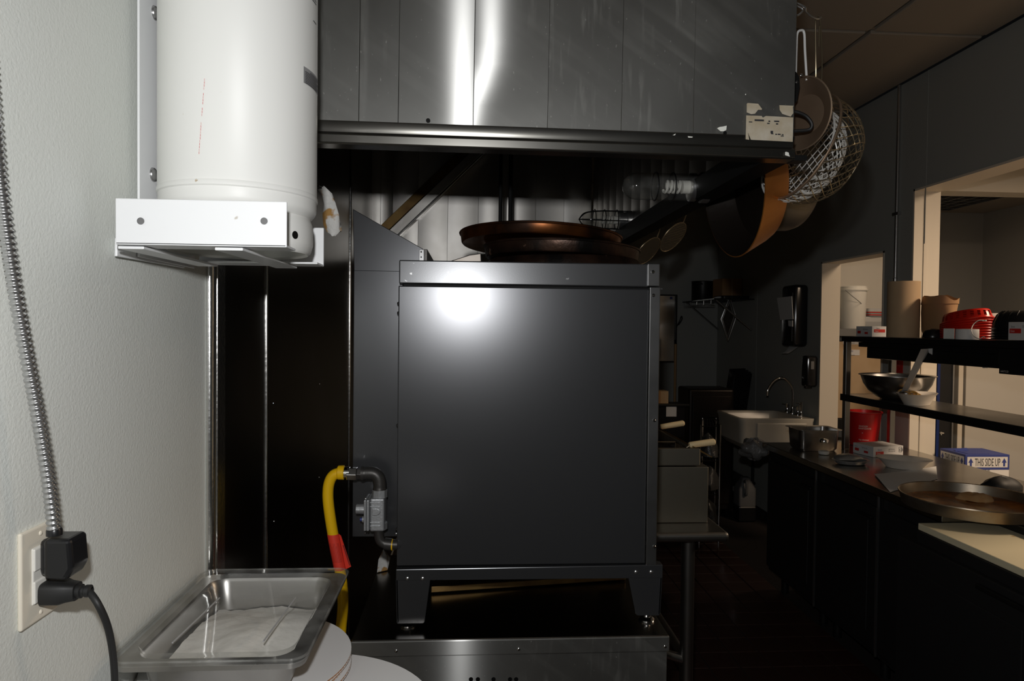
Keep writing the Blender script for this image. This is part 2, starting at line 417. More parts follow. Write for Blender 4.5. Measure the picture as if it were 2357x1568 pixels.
screw(AX(490, 650, WL+.006), (1, 0, 0), .005, 'zinc', tr)
# far wall
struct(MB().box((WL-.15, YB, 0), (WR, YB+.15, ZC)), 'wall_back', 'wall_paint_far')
# right wall with doorway and serving hatch
DY0, DY1, DZ = 4.16, 4.93, 2.10      # doorway
HY0, HY1, HZ0, HZ1 = 1.1, 3.885, 0.86, 2.43   # hatch
WT = 0.135
b = MB()
b.box((WR, DY1, 0), (WR+WT, YB+.15, ZC)); b.box((WR, DY0, DZ), (WR+WT, DY1, ZC)); b.box((WR, HY1, 0), (WR+WT, DY0, ZC))
b.box((WR, HY0, HZ1), (WR+WT, HY1, ZC)); b.box((WR, HY0, 0), (WR+WT, HY1, HZ0)); b.box((WR, -2.5, 0), (WR+WT, HY0, ZC))
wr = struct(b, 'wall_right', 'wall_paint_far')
for px in (1750, 2134):
    y = AX(px, 300, WR).y
    MB().box((WR-.002, y-.004, DZ if px > 2000 else .0), (WR, y+.004, ZC)).build('panel_joint', 'wall_paint_far', wr)
# linings of the two openings
j = MB(); j.box((WR-.004, DY1-.012, 0), (WR+WT+.004, DY1, DZ)); j.box((WR-.004, DY0, DZ-.012), (WR+WT+.004, DY1, DZ)); j.box((WR-.004, DY0, 0), (WR+WT+.004, DY0+.012, DZ))
struct(j, 'door_1', 'jamb_cream')
j = MB(); j.box((WR-.004, HY1-.012, HZ0+.0), (WR+WT+.02, HY1, HZ1)); j.box((WR-.004, HY0, HZ1-.012), (WR+WT+.02, HY1, HZ1))
wn = struct(j, 'window_1', 'jamb_cream')
MB().box((WR+.055, HY1-.018, HZ0+.0), (WR+.075, HY1-.012, HZ1-.012)).build('stop_bead', 'jamb_cream', wn)
# rooms beyond
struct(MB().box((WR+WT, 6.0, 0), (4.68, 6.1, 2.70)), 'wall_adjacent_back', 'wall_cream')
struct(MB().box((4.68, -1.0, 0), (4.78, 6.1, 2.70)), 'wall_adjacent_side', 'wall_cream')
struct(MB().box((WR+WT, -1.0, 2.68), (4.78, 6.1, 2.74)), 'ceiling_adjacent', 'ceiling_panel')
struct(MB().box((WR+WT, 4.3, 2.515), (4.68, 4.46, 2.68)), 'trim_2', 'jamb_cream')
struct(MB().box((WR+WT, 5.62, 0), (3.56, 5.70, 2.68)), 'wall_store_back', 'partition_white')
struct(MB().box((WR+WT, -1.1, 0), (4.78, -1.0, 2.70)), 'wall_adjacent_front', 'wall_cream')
# kitchen wall behind the photographer
struct(MB().box((WL-.15, -2.6, 0), (WR+WT, -2.5, ZC)), 'wall_front', 'wall_paint_far')

# ================================================================== EXHAUST HOOD
HX0, HX1, HYN, HYF = WL+.004, 0.657, 1.37, 3.63
HZ = 1.951
hood = thing('exhaust_hood', 'stainless steel exhaust hood with vertical seams over the dark oven', 'range hood', (0.067, HYN, HZ))
def bowed_panel(x0, x1, z0, z1, y, bow, twist=0.0, nx=14, nz=26, facing=-1, th=.002):
    vs = []; fs = []
    for k in range(nz+1):
        v = k/nz; z = z0+(z1-z0)*v
        g = min(1, v/.13); g = g*g*(3-2*g)
        for i in range(nx+1):
            u = i/nx; x = x0+(x1-x0)*u
            d = bow*g*4*u*(1-u)+twist*(u-.5)*g
            vs.append((x, y+facing*d, z))
    for k in range(nz):
        for i in range(nx): a = k*(nx+1)+i; fs.append((a, a+1, a+nx+2, a+nx+1))
    return MB().add(vs, fs)
sx = [HX0, AY(826, 150, HYN).x, AY(917, 150, HYN).x, AY(1090, 150, HYN).x, AY(1261, 150, HYN).x, AY(1431, 150, HYN).x, AY(1597, 150, HYN).x, HX1]
bows = [(.0004, 0), (.0003, .0004), (-.0001, -.0005), (.0002, .0052), (.0004, .0012), (.0004, 0.001), (.0004, -.0006)]
for k in range(7):
    a, b_ = sx[k]+.0002, sx[k+1]-.0002
    bowed_panel(a, b_, HZ+.046, ZC-.005, HYN, *bows[k]).build('end_panel', 'steel_hood', hood, ang=80)
for k in range(1, 7):
    MB().tube([(sx[k], HYN+.0003, HZ+.046), (sx[k], HYN+.0003, ZC-.005)], .0008, 6).build('seam', 'steel_lip', hood)
# shell behind the panels (keeps light out), top and front
b = MB(); b.box((HX0, HYN+.006, HZ+.01), (HX1-.004, HYN+.03, ZC-.005)); b.box((HX0, HYN+.03, 2.75), (HX1-.02, HYF, 2.78))
b.build('shell', 'hood_black', hood)
MB().box((HX1-.004, HYN+.006, HZ+.03), (HX1, HYF, ZC-.005)).build('front_panel', 'steel_hood', hood)
hood.rotation_euler = (0, 0.007, 0)
# lower rolled lip: profile in y,z swept along x
prof = [(.002, .0475), (-.005, .0465), (-.0055, .0445), (.000, .034), (.001, .026), (-.0045, .0205), (-.0085, .019), (-.009, .0175), (-.0075, .004), (-.0085, .002), (-.006, 0), (.03, 0), (.03, .0475)]
MB().prism([(HX0, HYN+a, HZ+c) for a, c in prof], (HX1-HX0, 0, 0)).build('lower_lip', 'steel_lip', hood, ang=24)
MB().box((HX1, HYN-.004, HZ-.001), (HX1+.028, HYN+.03, HZ+.010)).build('corner_lug', 'black_metal', hood, bevel=.001)
# gutter along the front lower edge, running away from the camera
b = MB(); b.prism([(HX1-.055, HYN+.03, HZ), (HX1, HYN+.03, HZ), (HX1, HYN+.03, HZ+.05), (HX1-.015, HYN+.03, HZ+.05), (HX1-.02, HYN+.03, HZ+.02), (HX1-.05, HYN+.03, HZ+.02), (HX1-.055, HYN+.03, HZ+.05), (HX1-.065, HYN+.03, HZ+.05)], (0, HYF-HYN-.03, 0))
b.build('front_gutter', 'hood_black', hood)
# far end panel seen from inside and inside of the front, in narrow sheets
xs = [AY(px, 500, HYF).x for px in (836, 875, 903, 962, 1030, 1100, 1165, 1232, 1297)]+[HX1-.02]
for k, (a, b_) in enumerate(zip(xs[:-1], xs[1:])):
    bowed_panel(a+.0008, b_-.0008, 1.93, 2.75, HYF, (.0035, -.003, .004, .002, -.0035, .004, .003, -.002, .003)[k], (0, .004, 0, -.004, .003, 0, .003, .002, 0)[k], nx=8, nz=10).build('rear_sheet', 'steel_inner', hood, ang=80)
ys = [1.42+.1474*k for k in range(16)]
for a, b_ in zip(ys[:-1], ys[1:]):
    m_ = MB(); vs = []; 
    for k in range(2):
        for i in range(7):
            u = i/6; vs.append((HX1-.012-.004*4*u*(1-u), a+.001+(b_-a-.002)*u, (HZ+.05, 2.75)[k]))
    m_.add(vs, [(i, i+1, i+8, i+7) for i in range(6)]).build('front_sheet', 'steel_front', hood, ang=80)
# slanted filter end channel
p0 = AY(895, 530, HYF-.06); p1 = AY(1010, 418, HYF-.06)
d = (p1-p0); d.y = 0; n = Vector((-d.z, 0, d.x)).normalized()
e0 = p0-d*.45; e1 = p0+d*2.6
MB().prism([e0, e1, e1+n*.045, e0+n*.045], (0, .055, 0)).build('filter_flange', 'grease', hood, bevel=.002)
MB().prism([e0-n*.002, e1-n*.002, e1-n*.05, e0-n*.05], (0, .05, 0)).build('filter_channel', 'steel_inner', hood, bevel=.003)
MB().prism([e0-n*.05, e1-n*.05, e1-n*.058, e0-n*.058], (0, .055, 0)).build('filter_edge', 'steel_bright', hood, bevel=.002)
# wear, stickers and drill holes on the end panel
q = AY(985, 279, HYN-.004); MB().lathe(q, [(.0001, 0), (.0042, 0), (.0042, .002)], axis=(0, -1, 0), seg=14).build('drill_hole', 'hood_black', hood)
q = AY(1668, 303, HYN-.004); MB().lathe(q, [(.0001, 0), (.0034, 0), (.0034, .002)], axis=(0, -1, 0), seg=14).build('drill_hole', 'hood_black', hood)
def flat_poly(pts, y, name, m, parent, th=.0008, **k):
    return MB().prism([AY(px, py, y) for px, py in pts], (0, -th, 0)).build(name, m, parent, smooth=False, **k)
YS = HYN-.0055
st = flat_poly([(1717,262),(1752,263),(1755,267),(1762,263),(1825,266),(1824,322),(1728,318),(1722,303),(1721,302),(1724,318),(1716,317)], YS, 'rating_sticker', 'sticker', hood, label='stained rating sticker with worn print')
b = MB()
for px, py, wd, ht in ((1747,273,22,4),(1770,275,4,3),(1787,275,12,3),(1768,280,6,2.5),(1788,281,5,3),(1727,277,8,2),(1776,300,6,6),(1777,304,6,1.6),(1786,305,4,2.6),(1793,305,7,2.6),(1801,306,4,2.6),(1800,309,7,2)):
    decal(b, AY(px, py, YS-.0009), (1,0,0), (0,0,1), wd*.00088, ht*.00088, off=.0002)
b.build('faded_print', 'ink', st, smooth=False)
flat_poly([(1718,235),(1720,233.5),(1744,235),(1753,247),(1752,249),(1744,249),(1737,258),(1728,259),(1718,255)], YS, 'sticker_scrap', 'sticker', hood)
flat_poly([(1793,238),(1826,239),(1824,242),(1825,256),(1819,264),(1812,262),(1800,258),(1794,249)], YS, 'sticker_scrap', 'sticker', hood)
flat_poly([(1650,292),(1656,289),(1663,288),(1672,286),(1671,296),(1665,299),(1658,299)], YS, 'paint_flake', 'flake', hood)
flat_poly([(1548,309),(1555,305),(1553,309)], YS, 'paint_flake', 'flake', hood)
flat_poly([(1583,311),(1594,312),(1593,314),(1584,314)], YS, 'paint_flake', 'flake', hood)
flat_poly([(1714,212.5),(1716,212.5),(1716,215),(1714,215)], YS, 'paint_flake', 'flake', hood)
flat_poly([(1807,346),(1809,345),(1815,347),(1816,352),(1818,356),(1814,355),(1807,353)], HYN-.0115, 'paint_flake', 'flake', hood)
# caged lamps on the inside of the hood front
def hood_lamp(y, zc, L, R, label, cageo):
    x1 = HX1-.016
    t = thing('hood_lamp', label, 'lamp', (x1, y, zc), 'caged lamps inside the hood')
    MB().lathe((x1, y, zc), [(.0001, 0), (R*1.15, 0), (R*1.15, .02), (R*.95, .022), (R*.95, .035), (R*1.05, .036), (R*1.05, .05), (R*.9, .052), (.001, .052)], axis=(-1,0,0), seg=32).build('socket_base', 'zinc', t)
    MB().lathe((x1, y, zc), [(R*.9, .05), (R, .06), (R, L-R*1.1), (R*.93, L-R*.7), (R*.75, L-R*.35), (R*.42, L-R*.08), (.0002, L)], axis=(-1,0,0), seg=32).build('glass_globe', 'dirty_glass', t)
    pts = []
    for k in range(60):
        q = k/60*2*PI*4.0; pts.append((x1-.075-k*.00075, y+math.cos(q)*R*.42, zc+math.sin(q)*R*.42))
    MB().tube(pts, R*.11, 6).build('spiral_bulb', 'cfl', t)
    MB().lathe((x1, y, zc), [(.0001, .05), (R*.5, .05), (R*.5, .072), (.0001, .074)], axis=(-1,0,0), seg=20).build('bulb_base', 'cfl', t)
    if cageo:
        g = MB()
        for k in range(6):
            q = k*PI/3+.2; c_, s_ = math.cos(q)*R*1.22, math.sin(q)*R*1.22
            g.tube(catmull([(x1-.02, y+c_, zc+s_), (x1-L*.6, y+c_, zc+s_), (x1-L*.93, y+c_*.75, zc+s_*.75), (x1-L*1.06, y, zc)], 5), .002, 6)
        for f in (.3, .55, .75):
            g.tube([(x1-L*f, y+math.cos(2*PI*i/24)*R*1.22, zc+math.sin(2*PI*i/24)*R*1.22) for i in range(24)], .002, 6, closed=True)
        g.build('wire_guard', 'black_metal', t)
    else:
        for f in (.42, .62):
            MB().tube([(x1-L*f, y+math.cos(2*PI*i/24)*R*1.05, zc+math.sin(2*PI*i/24)*R*1.05) for i in range(24)], .0018, 6, closed=True).build('guard_ring', 'black_metal', t)
    return t
q = AY(1530, 430, 1.83); hood_lamp(1.83, q.z, .235, .036, 'glass globe lamp inside the hood, the larger one near its front corner', False)
q = AY(1385, 506, 2.72); hood_lamp(2.72, q.z, .20, .033, 'smaller glass globe lamp in a wire guard above the burnt pans', True)
# suppression drop pipes
for px, yy, nm in ((1152, 2.45, 'left'), (1175, 2.5, 'right')):
    q = AY(px, 470, yy)
    t = thing('suppression_pipe', 'thin black drop pipe under the hood, the %s of two' % nm, 'pipe', (q.x, yy, AY(px, 528, yy).z))
    MB().tube([(q.x, yy, AY(px, 520, yy).z), (q.x, yy, 2.749)], .0068 if nm == 'left' else .0082, 10).build('pipe', 'black_metal', t)
    MB().lathe((q.x, yy, AY(px, 528, yy).z), [(.0001, 0), (.008, 0), (.013, .006), (.013, .016), (.009, .02), (.0001, .021)], seg=16).build('nozzle', 'black_metal', t)

# ================================================================== SUPPRESSION TANK AND BRACKET
TX, TY, TR = -.372, 1.128, .119
TS = .119/.122
tank = thing('suppression_tank', 'white enamel fire suppression cylinder standing in a white wall bracket', 'tank', (TX, TY, 1.7125))
MB().lathe((TX, TY, 0), [(.118, 1.801), (.122, 1.807), (.122, 2.42), (.117, 2.46), (.098, 2.50), (.06, 2.525), (.0005, 2.53)], seg=72, sx=TS, sy=TS).build('cylinder_body', 'white_enamel', tank)
MB().lathe((TX, TY, 0), [(.122, 1.8075), (.1235, 1.805), (.1235, 1.800), (.1215, 1.798), (.1214, 1.784), (.1195, 1.779), (.1155, 1.774), (.1125, 1.7705), (.1125, 1.766), (.06, 1.762), (.0005, 1.760)], seg=72, sx=TS, sy=TS).build('lower_shell', 'white_enamel', tank)
MB().lathe((TX, TY, 0), [(.1125, 1.768), (.1155, 1.760), (.1165, 1.747), (.1160, 1.729), (.112, 1.716), (.108, 1.7125), (.104, 1.716), (.104, 1.76)], seg=72, sx=TS, sy=TS).build('foot_ring', 'white_enamel', tank)
def on_tank(px, z, r=TR):   # point of the cylinder surface seen at pixel column px
    d = AX(px, 400, -1) - CAM; d = Vector((d.x, d.y)).normalized()
    o = Vector((-TX, -TY)); bq = o.dot(d); cq = o.dot(o)-r*r
    s = -bq-math.sqrt(max(0, bq*bq-cq)); h = d*s
    return math.atan2(h.y-TY, h.x-TX)
def tank_patch(a0, a1, z0, z1, r=TR+.0007, slope=0.0, n=8):
    vs = []; fs = []
    for i in range(n+1):
        a = a0+(a1-a0)*i/n
        for z in (z0, z1): vs.append((TX+r*math.cos(a), TY+r*math.sin(a), z))
    for i in range(n): fs.append((2*i, 2*i+2, 2*i+3, 2*i+1))
    return vs, fs
a_h = on_tank(680, 0, .1165*TS)
q = Vector((TX+.1168*TS*math.cos(a_h), TY+.1168*TS*math.sin(a_h), AY(680, 541, TY+.1165*TS*math.sin(a_h)).z))
MB().lathe(q, [(.0001, 0), (.0062, 0), (.0062, -.003)], axis=(math.cos(a_h), math.sin(a_h), 0), seg=16).build('vent_hole', 'hood_black', tank)
aL, aR = on_tank(697, 0), on_tank(726.5, 0)
yl = TY+TR*math.sin(aL); zt, zb = AY(697, 152, yl).z, AY(697, 190, yl).z
lb = MB().add(*tank_patch(aL, aL+.52, zb, zt)).build('data_label', 'label_grey', tank)
b = MB()
for k in range(9):
    z = zt-.004-k*.0024; 
    b.add(*tank_patch(aL+.03+(.12 if k == 0 else 0), aL+.5-(.1 if k % 3 == 2 else 0), z-.0011, z, r=TR+.0012))
b.build('label_print', 'ink', lb)
b = MB(); a1 = on_tank(665, 0)
for k, (s0, s1) in enumerate(((.0,.62),(.1,.62),(.14,.62),(.25,.62),(.5,.62))):
    z = AY(690, 2, TY+TR*math.sin(on_tank(690, 0))).z+(.012, .018, .022, .026, -.013)[k]; b.add(*tank_patch(a1+s0-(.05 if k == 0 else 0), a1+s1*(.55 if k == 0 else 1), z-.0016, z))
b.build('stencil_text', 'ink', tank)
b = MB()
for k in range(26):
    u = k/26; px = 471-13*u; py = 183+175*u
    if k in (4, 9, 13, 14): continue
    a = on_tank(px, 0); z = AY(px, py, TY+TR*math.sin(a)).z
    b.add(*tank_patch(a-.003, a+.003*(1 if k % 3 else .3), z-.0022, z+.0012, n=2))
b.build('crayon_mark', 'ink_red', tank)

valve = MB().lathe((TX, TY, 2.527), [(.022, 0), (.022, .04), (.014, .045), (.014, .09), (.0005, .09)], seg=20).build('valve', 'zinc', tank)
# bracket
br = thing('wall_bracket', 'white steel bracket on the grey wall holding the suppression cylinder', 'bracket', (-.515, TY, 1.70))
YF = .972
xl, xr = AY(265, 500, YF).x, AY(660, 500, YF).x
zt, zb = AY(460, 460, YF).z, AY(460, 566, YF).z
MB().box((xl, YF, zb), (xr, YF+.004, zt)).build('front_flange', 'white_bracket', br, bevel=.0015)
for px in (324, 608):
    q = AY(px, 509, YF-.0004); MB().lathe(q, [(.0001, 0), (.0048, 0), (.0048, .001)], axis=(0,-1,0), seg=16).build('bolt_hole', 'ink_grey', br)
MB().box((xl, YF, zb), (xr, YF+.05, zb+.0035)).build('front_ledge', 'white_bracket', br, bevel=.001)
YR = 1.262
MB().box((xl, YR, zb-.002), (AY(745, 560, YR).x, YR+.004, AY(730, 524, YR).z)).build('rear_flange', 'white_bracket', br, bevel=.0015)
MB().box((xl, YR-.05, zb-.002), (AY(745, 560, YR).x, YR, zb+.0015)).build('rear_ledge', 'white_bracket', br, bevel=.001)
xs_ = AY(530, 566, YF).x
MB().box((xs_-.02, YF-.003, zb-.006), (xs_+.018, YR+.004, zb-.002)).build('cross_strap', 'white_bracket', br, bevel=.001)
MB().box((-.49, YF+.01, zb-.005), (-.455, YR, zb-.001)).build('cross_strap', 'white_bracket', br, bevel=.001)
XB = -.515
b = MB(); pts = [AX(263, 590, XB), AX(264, 548, XB), AX(280, 552, XB), AX(424, 604, XB), AX(420, 617, XB)]
b.prism(pts, (.004, 0, 0)).build('wall_gusset', 'white_bracket', br, bevel=.001)
XP = -.506
y0 = AX(321, 300, XP).y
bp = MB().box((XP-.0035, y0, 1.70), (XP, y0+.21, 2.6)).build('back_plate', 'white_bracket', br, bevel=.0008)
for z_ in (1.80, 2.15, 2.5): MB().box((WL, y0+.09, z_-.02), (XP-.0035, y0+.19, z_+.02)).build('spacer', 'white_bracket', br)
for py in (30, 402):
    q = AX(356 if py < 100 else 352, py, XP)
    screw(q, (1,0,0), .0115, 'zinc', br, 'bolt', .006)

# ================================================================== OUTLET, PLUGS, CABLES
XO = WL+.006
A_ = AX(37, 1230, WL); B_ = AX(124, 1408, WL)
oy0, oy1, oz0, oz1 = A_.y, A_.y+.0715, AX(37, 1458, WL).z, A_.z
out = thing('wall_outlet', 'ivory double socket plate on the grey wall', 'outlet', (WL, (oy0+oy1)/2, oz0))
MB().prism([(WL, oy0, oz0), (WL, oy1, oz0), (WL, oy1, oz1), (WL, oy0, oz1)], (.0055, 0, 0)).build('cover_plate', 'ivory', out, bevel=.0035, bseg=3)
yc = (oy0+oy1)/2; zc_ = (oz0+oz1)/2
MB().box((WL+.004, yc-.017, zc_-.034), (WL+.0072, yc+.017, zc_+.034)).build('insert', 'white_plastic', out, bevel=.002)
for s in (-1, 1):
    MB().box((WL+.006, yc-.0165, zc_+s*.0195-.0135), (WL+.009, yc+.0165, zc_+s*.0195+.0135)).build('receptacle', 'white_plastic', out, bevel=.003)
    screw((WL+.0055, yc, zc_+s*.048), (1,0,0), .003, 'ivory', out)
# armoured cable with angle plug
cab = thing('armoured_cable', 'corrugated metal cable with a chunky black angle plug in the upper socket', 'cable', (WL+.03, yc, zc_+.02))
pc = Vector((WL+.030, yc+.006, zc_+.021))
b = MB().prism([(WL+.010, yc-.012, pc.z-.022), (WL+.010, yc+.026, pc.z-.022), (WL+.010, yc+.026, pc.z+.022), (WL+.010, yc-.012, pc.z+.022)], (.012, 0, 0))
b.build('plug_face', 'black_plastic', cab, bevel=.006, bseg=3)
b = MB().prism([(WL+.018, yc-.017, pc.z+.024), (WL+.049, yc-.017, pc.z+.024), (WL+.052, yc-.017, pc.z-.012), (WL+.044, yc-.017, pc.z-.026), (WL+.018, yc-.017, pc.z-.024)], (0, .038, 0))
b.build('plug_body', 'black_plastic', cab, bevel=.005, bseg=3)
pts = [AX(125, 1226, WL+.037), AX(112, 1110, WL+.037), AX(88, 960, WL+.033), AX(60, 810, WL+.028), AX(30, 640, WL+.02), AX(6, 470, WL+.012), AX(-8, 330, WL+.010), AX(-25, 100, WL+.009), AX(-30, -100, WL+.009)]
path = catmull(pts, 60)
# resample with ribs
acc = 0; rp = []; rr = []
step = .0011; carry = 0
for a, b_ in zip(path[:-1], path[1:]):
    L_ = (b_-a).length; t_ = carry
    while t_ < L_:
        rp.append(a.lerp(b_, t_/L_)); rr.append(.0067+.0011*math.cos(acc*2*PI/.0066)); acc += step; t_ += step
    carry = t_-L_
MB().tube(rp, rr, 12).build('corrugated_sleeve', 'zinc', cab, ang=70)
q = rp[0]; MB().lathe(q-Vector((0,0,.003)), [(.0001,0),(.0085,0),(.0085,.006),(.007,.009)], seg=18).build('cable_collar', 'black_plastic', cab)
# black cord in the lower socket
cord = thing('power_cord', 'thick black power cord with a straight plug in the lower socket', 'cord', (WL+.03, yc, zc_-.02))
pz = zc_-.0245
sec = [(.010, .0165, .0135), (.030, .0165, .0135), (.037, .013, .0115), (.047, .011, .010)]
vs = []; fs = []
for k, (dx, ry, rz) in enumerate(sec):
    for i in range(20):
        q_ = 2*PI*i/20; c_, s_ = math.cos(q_), math.sin(q_)
        e = .5; vs.append((WL+dx, yc+.003+math.copysign(abs(c_)**e, c_)*ry, pz+math.copysign(abs(s_)**e, s_)*rz))
for k in range(3):
    for i in range(20): fs.append((k*20+i, k*20+(i+1)%20, k*20+20+(i+1)%20, k*20+20+i))
fs += [tuple(range(20)), tuple(60+i for i in range(20))]
MB().add(vs, fs).build('plug_body', 'black_rubber', cord)
MB().lathe((WL+.046, yc+.003, pz), [(.0085, 0), (.0085, .006), (.0066, .007), (.0066, .010), (.0075, .011), (.0075, .016), (.0045, .018)], axis=(1,0,0), seg=20).build('strain_relief', 'black_rubber', cord)
pts = [(WL+.060, yc+.003, pz), AX(225, 1390, WL+.075), AX(247, 1440, WL+.082), AX(259, 1500, WL+.083), AX(264, 1570, WL+.08), AX(262, 1660, WL+.07), AX(255, 1780, WL+.05)]
MB().tube(catmull(pts, 8), .0042, 12).build('cord', 'black_rubber', cord)

# ================================================================== PIZZA CIRCLES, FOOD PAN, LID
ZR = AZ(480, 1515, 1.113).z   # rim height of the food pan
def rounded_rect(x0, x1, y0, y1, r, z, n=6):
    pts = []
    for cx_, cy_, a in ((x1-r, y1-r, 0), (x0+r, y1-r, PI/2), (x0+r, y0+r, PI), (x1-r, y0+r, 1.5*PI)):
        for k in range(n+1):
            q = a+PI/2*k/n; pts.append((cx_+r*math.cos(q), cy_+r*math.sin(q), z))
    return pts
def loft(mb, rings, cap0=False, cap1=False):
    n = len(rings[0]); vs = [v for r in rings for v in r]; fs = []
    for k in range(len(rings)-1):
        for i in range(n): fs.append((k*n+i, k*n+(i+1)%n, (k+1)*n+(i+1)%n, (k+1)*n+i))
    if cap0: fs.append(tuple(range(n))[::-1])
    if cap1: fs.append(tuple((len(rings)-1)*n+i for i in range(n)))
    return mb.add(vs, fs)
PX0, PX1, PY0, PY1 = -.505, -.236, .985, 1.345
n0 = MB()
rim = .022
R_ = [rounded_rect(PX0, PX1, PY0, PY1, .022, ZR-.008), rounded_rect(PX0, PX1, PY0, PY1, .022, ZR), rounded_rect(PX0+rim, PX1-rim, PY0+rim, PY1-rim, .03, ZR),
      rounded_rect(PX0+rim+.004, PX1-rim-.004, PY0+rim+.004, PY1-rim-.004, .03, ZR-.008), rounded_rect(PX0+rim+.012, PX1-rim-.012, PY0+rim+.012, PY1-rim-.012, .03, ZR-.055),
      rounded_rect(PX0+rim+.022, PX1-rim-.022, PY0+rim+.022, PY1-rim-.022, .03, ZR-.064)]
fp = thing('food_pan', 'steel food pan of flour under a clear lid beside the grey wall', 'food pan', ((PX0+PX1)/2, (PY0+PY1)/2, ZR-.066))
loft(MB(), R_, cap1=True).build('pan_body', 'steel_pan', fp)
R2 = [[(x, y, z-.0015) for x, y, z in r] for r in R_[3:]]
loft(MB(), [[(x+(.0015 if x > (PX0+PX1)/2 else -.0015), y+(.0015 if y > (PY0+PY1)/2 else -.0015), z) for x, y, z in r] for r in R2], cap1=True).build('pan_outer', 'steel_pan', fp)
# flour inside
vs = []; fs = []; nx, ny = 20, 26
fx0, fx1, fy0, fy1 = PX0+rim+.018, PX1-rim-.018, PY0+rim+.018, PY1-rim-.018
for jy in range(ny+1):
    for i in range(nx+1):
        u, v = i/nx, jy/ny
        h = .020*math.exp(-((u-.62)**2/.16+(v-.42)**2/.14))+.004*math.sin(9*u+3)*math.sin(7*v)+.003*random.random()-.014*max(0, v-.66)*3
        vs.append((fx0+(fx1-fx0)*u, fy0+(fy1-fy0)*v, max(ZR-.0625, ZR-.040+h)))
for jy in range(ny):
    for i in range(nx): a = jy*(nx+1)+i; fs.append((a, a+1, a+nx+2, a+nx+1))
MB().add(vs, fs).build('flour', 'flour', label='white flour heaped in the covered steel pan', cat='flour', kind='stuff', ang=80)
# lid
lid = thing('pan_lid', 'clear plastic lid with moulded ridges covering the flour pan', 'lid', ((PX0+PX1)/2, (PY0+PY1)/2, ZR+.001))
e = .004
LR = [rounded_rect(PX0-e, PX1+e, PY0-e, PY1+e, .024, ZR+.001), rounded_rect(PX0-e, PX1+e, PY0-e, PY1+e, .024, ZR+.008), rounded_rect(PX0+rim-.002, PX1-rim+.002, PY0+rim-.002, PY1-rim+.002, .03, ZR+.009),
      rounded_rect(PX0+rim+.004, PX1-rim-.004, PY0+rim+.004, PY1-rim-.004, .03, ZR-.004), rounded_rect(PX0+rim+.012, PX1-rim-.012, PY0+rim+.012, PY1-rim-.012, .03, ZR-.005)]
loft(MB(), LR, cap1=True).build('lid_sheet', 'clear_lid', lid)
for px0, py0, px1, py1 in ((397, 1480, 505, 1377), (606, 1477, 680, 1377)):
    a, b_ = AZ(px0, py0, ZR-.002), AZ(px1, py1, ZR-.002)
    MB().tube([a, b_], .0014, 6).build('ridge', 'grey_plastic', lid)
MB().tube([Vector(p) for p in rounded_rect(PX0-e, PX1+e, PY0-e, PY1+e, .024, ZR+.0075)], .0018, 6, closed=True).build('lid_rim', 'clear_lid', lid)
# pizza circles below
def circle_board(c, r, th, label, group, ang=0, tilt=(0, 0)):
    t = thing('pizza_circle', label, 'cardboard disc', c, group)
    MB().lathe(c, [(.0001, th), (r, th), (r, th-.0008), (.0001, th-.0008)], seg=72).build('white_face', 'card_white', t)
    vs = []; fs = []; n = 240
    for k in range(n):
        q = 2*PI*k/n; rr_ = r-.0004-(.0012 if k % 2 else 0)
        for z in (.0006, th-.0008): vs.append((c[0]+rr_*math.cos(q), c[1]+rr_*math.sin(q), c[2]+z))
    for k in range(n): m_ = (k+1) % n; fs.append((2*k, 2*m_, 2*m_+1, 2*k+1))
    MB().add(vs, fs).build('corrugated_edge', 'card_brown', t)
    MB().lathe(c, [(.0001, 0), (r, 0), (r, .0006), (.0001, .0006)], seg=72).build('lower_face', 'card_white', t)
    t.rotation_euler = (tilt[0], tilt[1], ang)
    return t
zt = ZR-.068
lay = [(-.362, 1.150, 'uppermost of the white cardboard circles under the flour pan'), (-.366, 1.143, 'second cardboard circle from the top under the flour pan'),
       (-.360, 1.138, 'third cardboard circle from the top under the flour pan'), (-.366, 1.131, 'lowest of the four small cardboard circles under the flour pan')]
for k, (x, y, lb_) in enumerate(lay): circle_board((x, y, zt-.0055*(k+1)-.0006*k), .165, .005, lb_, 'small pizza circles under the pan', ang=.4*k)
zt2 = zt-.0055*4-.003
for k, lb_ in enumerate(('large white cardboard circle lying beneath the small circles', 'bottom large cardboard circle, edge just below the upper large one')):
    circle_board((-.250-.006*k, 1.004-.004*k, zt2-.0056*(k+1)), .205, .005, lb_, 'large pizza circles')
zt3 = zt2-.0115
tb = thing('side_table', 'small steel side table under the pizza circles beside the wall', 'table', (-.35, 1.0, 0))
MB().box((-.515, .70, zt3-.03), (-.16, 1.09, zt3-.001)).build('table_top', 'steel', tb, bevel=.004)
for x in (-.49, -.19):
    for y in (.73, 1.06): MB().tube([(x, y, 0), (x, y, zt3-.03)], .016, 14).build('leg', 'steel', tb)
MB().box((-.50, .72, .22), (-.18, 1.07, .24)).build('under_shelf', 'steel', tb, bevel=.003)

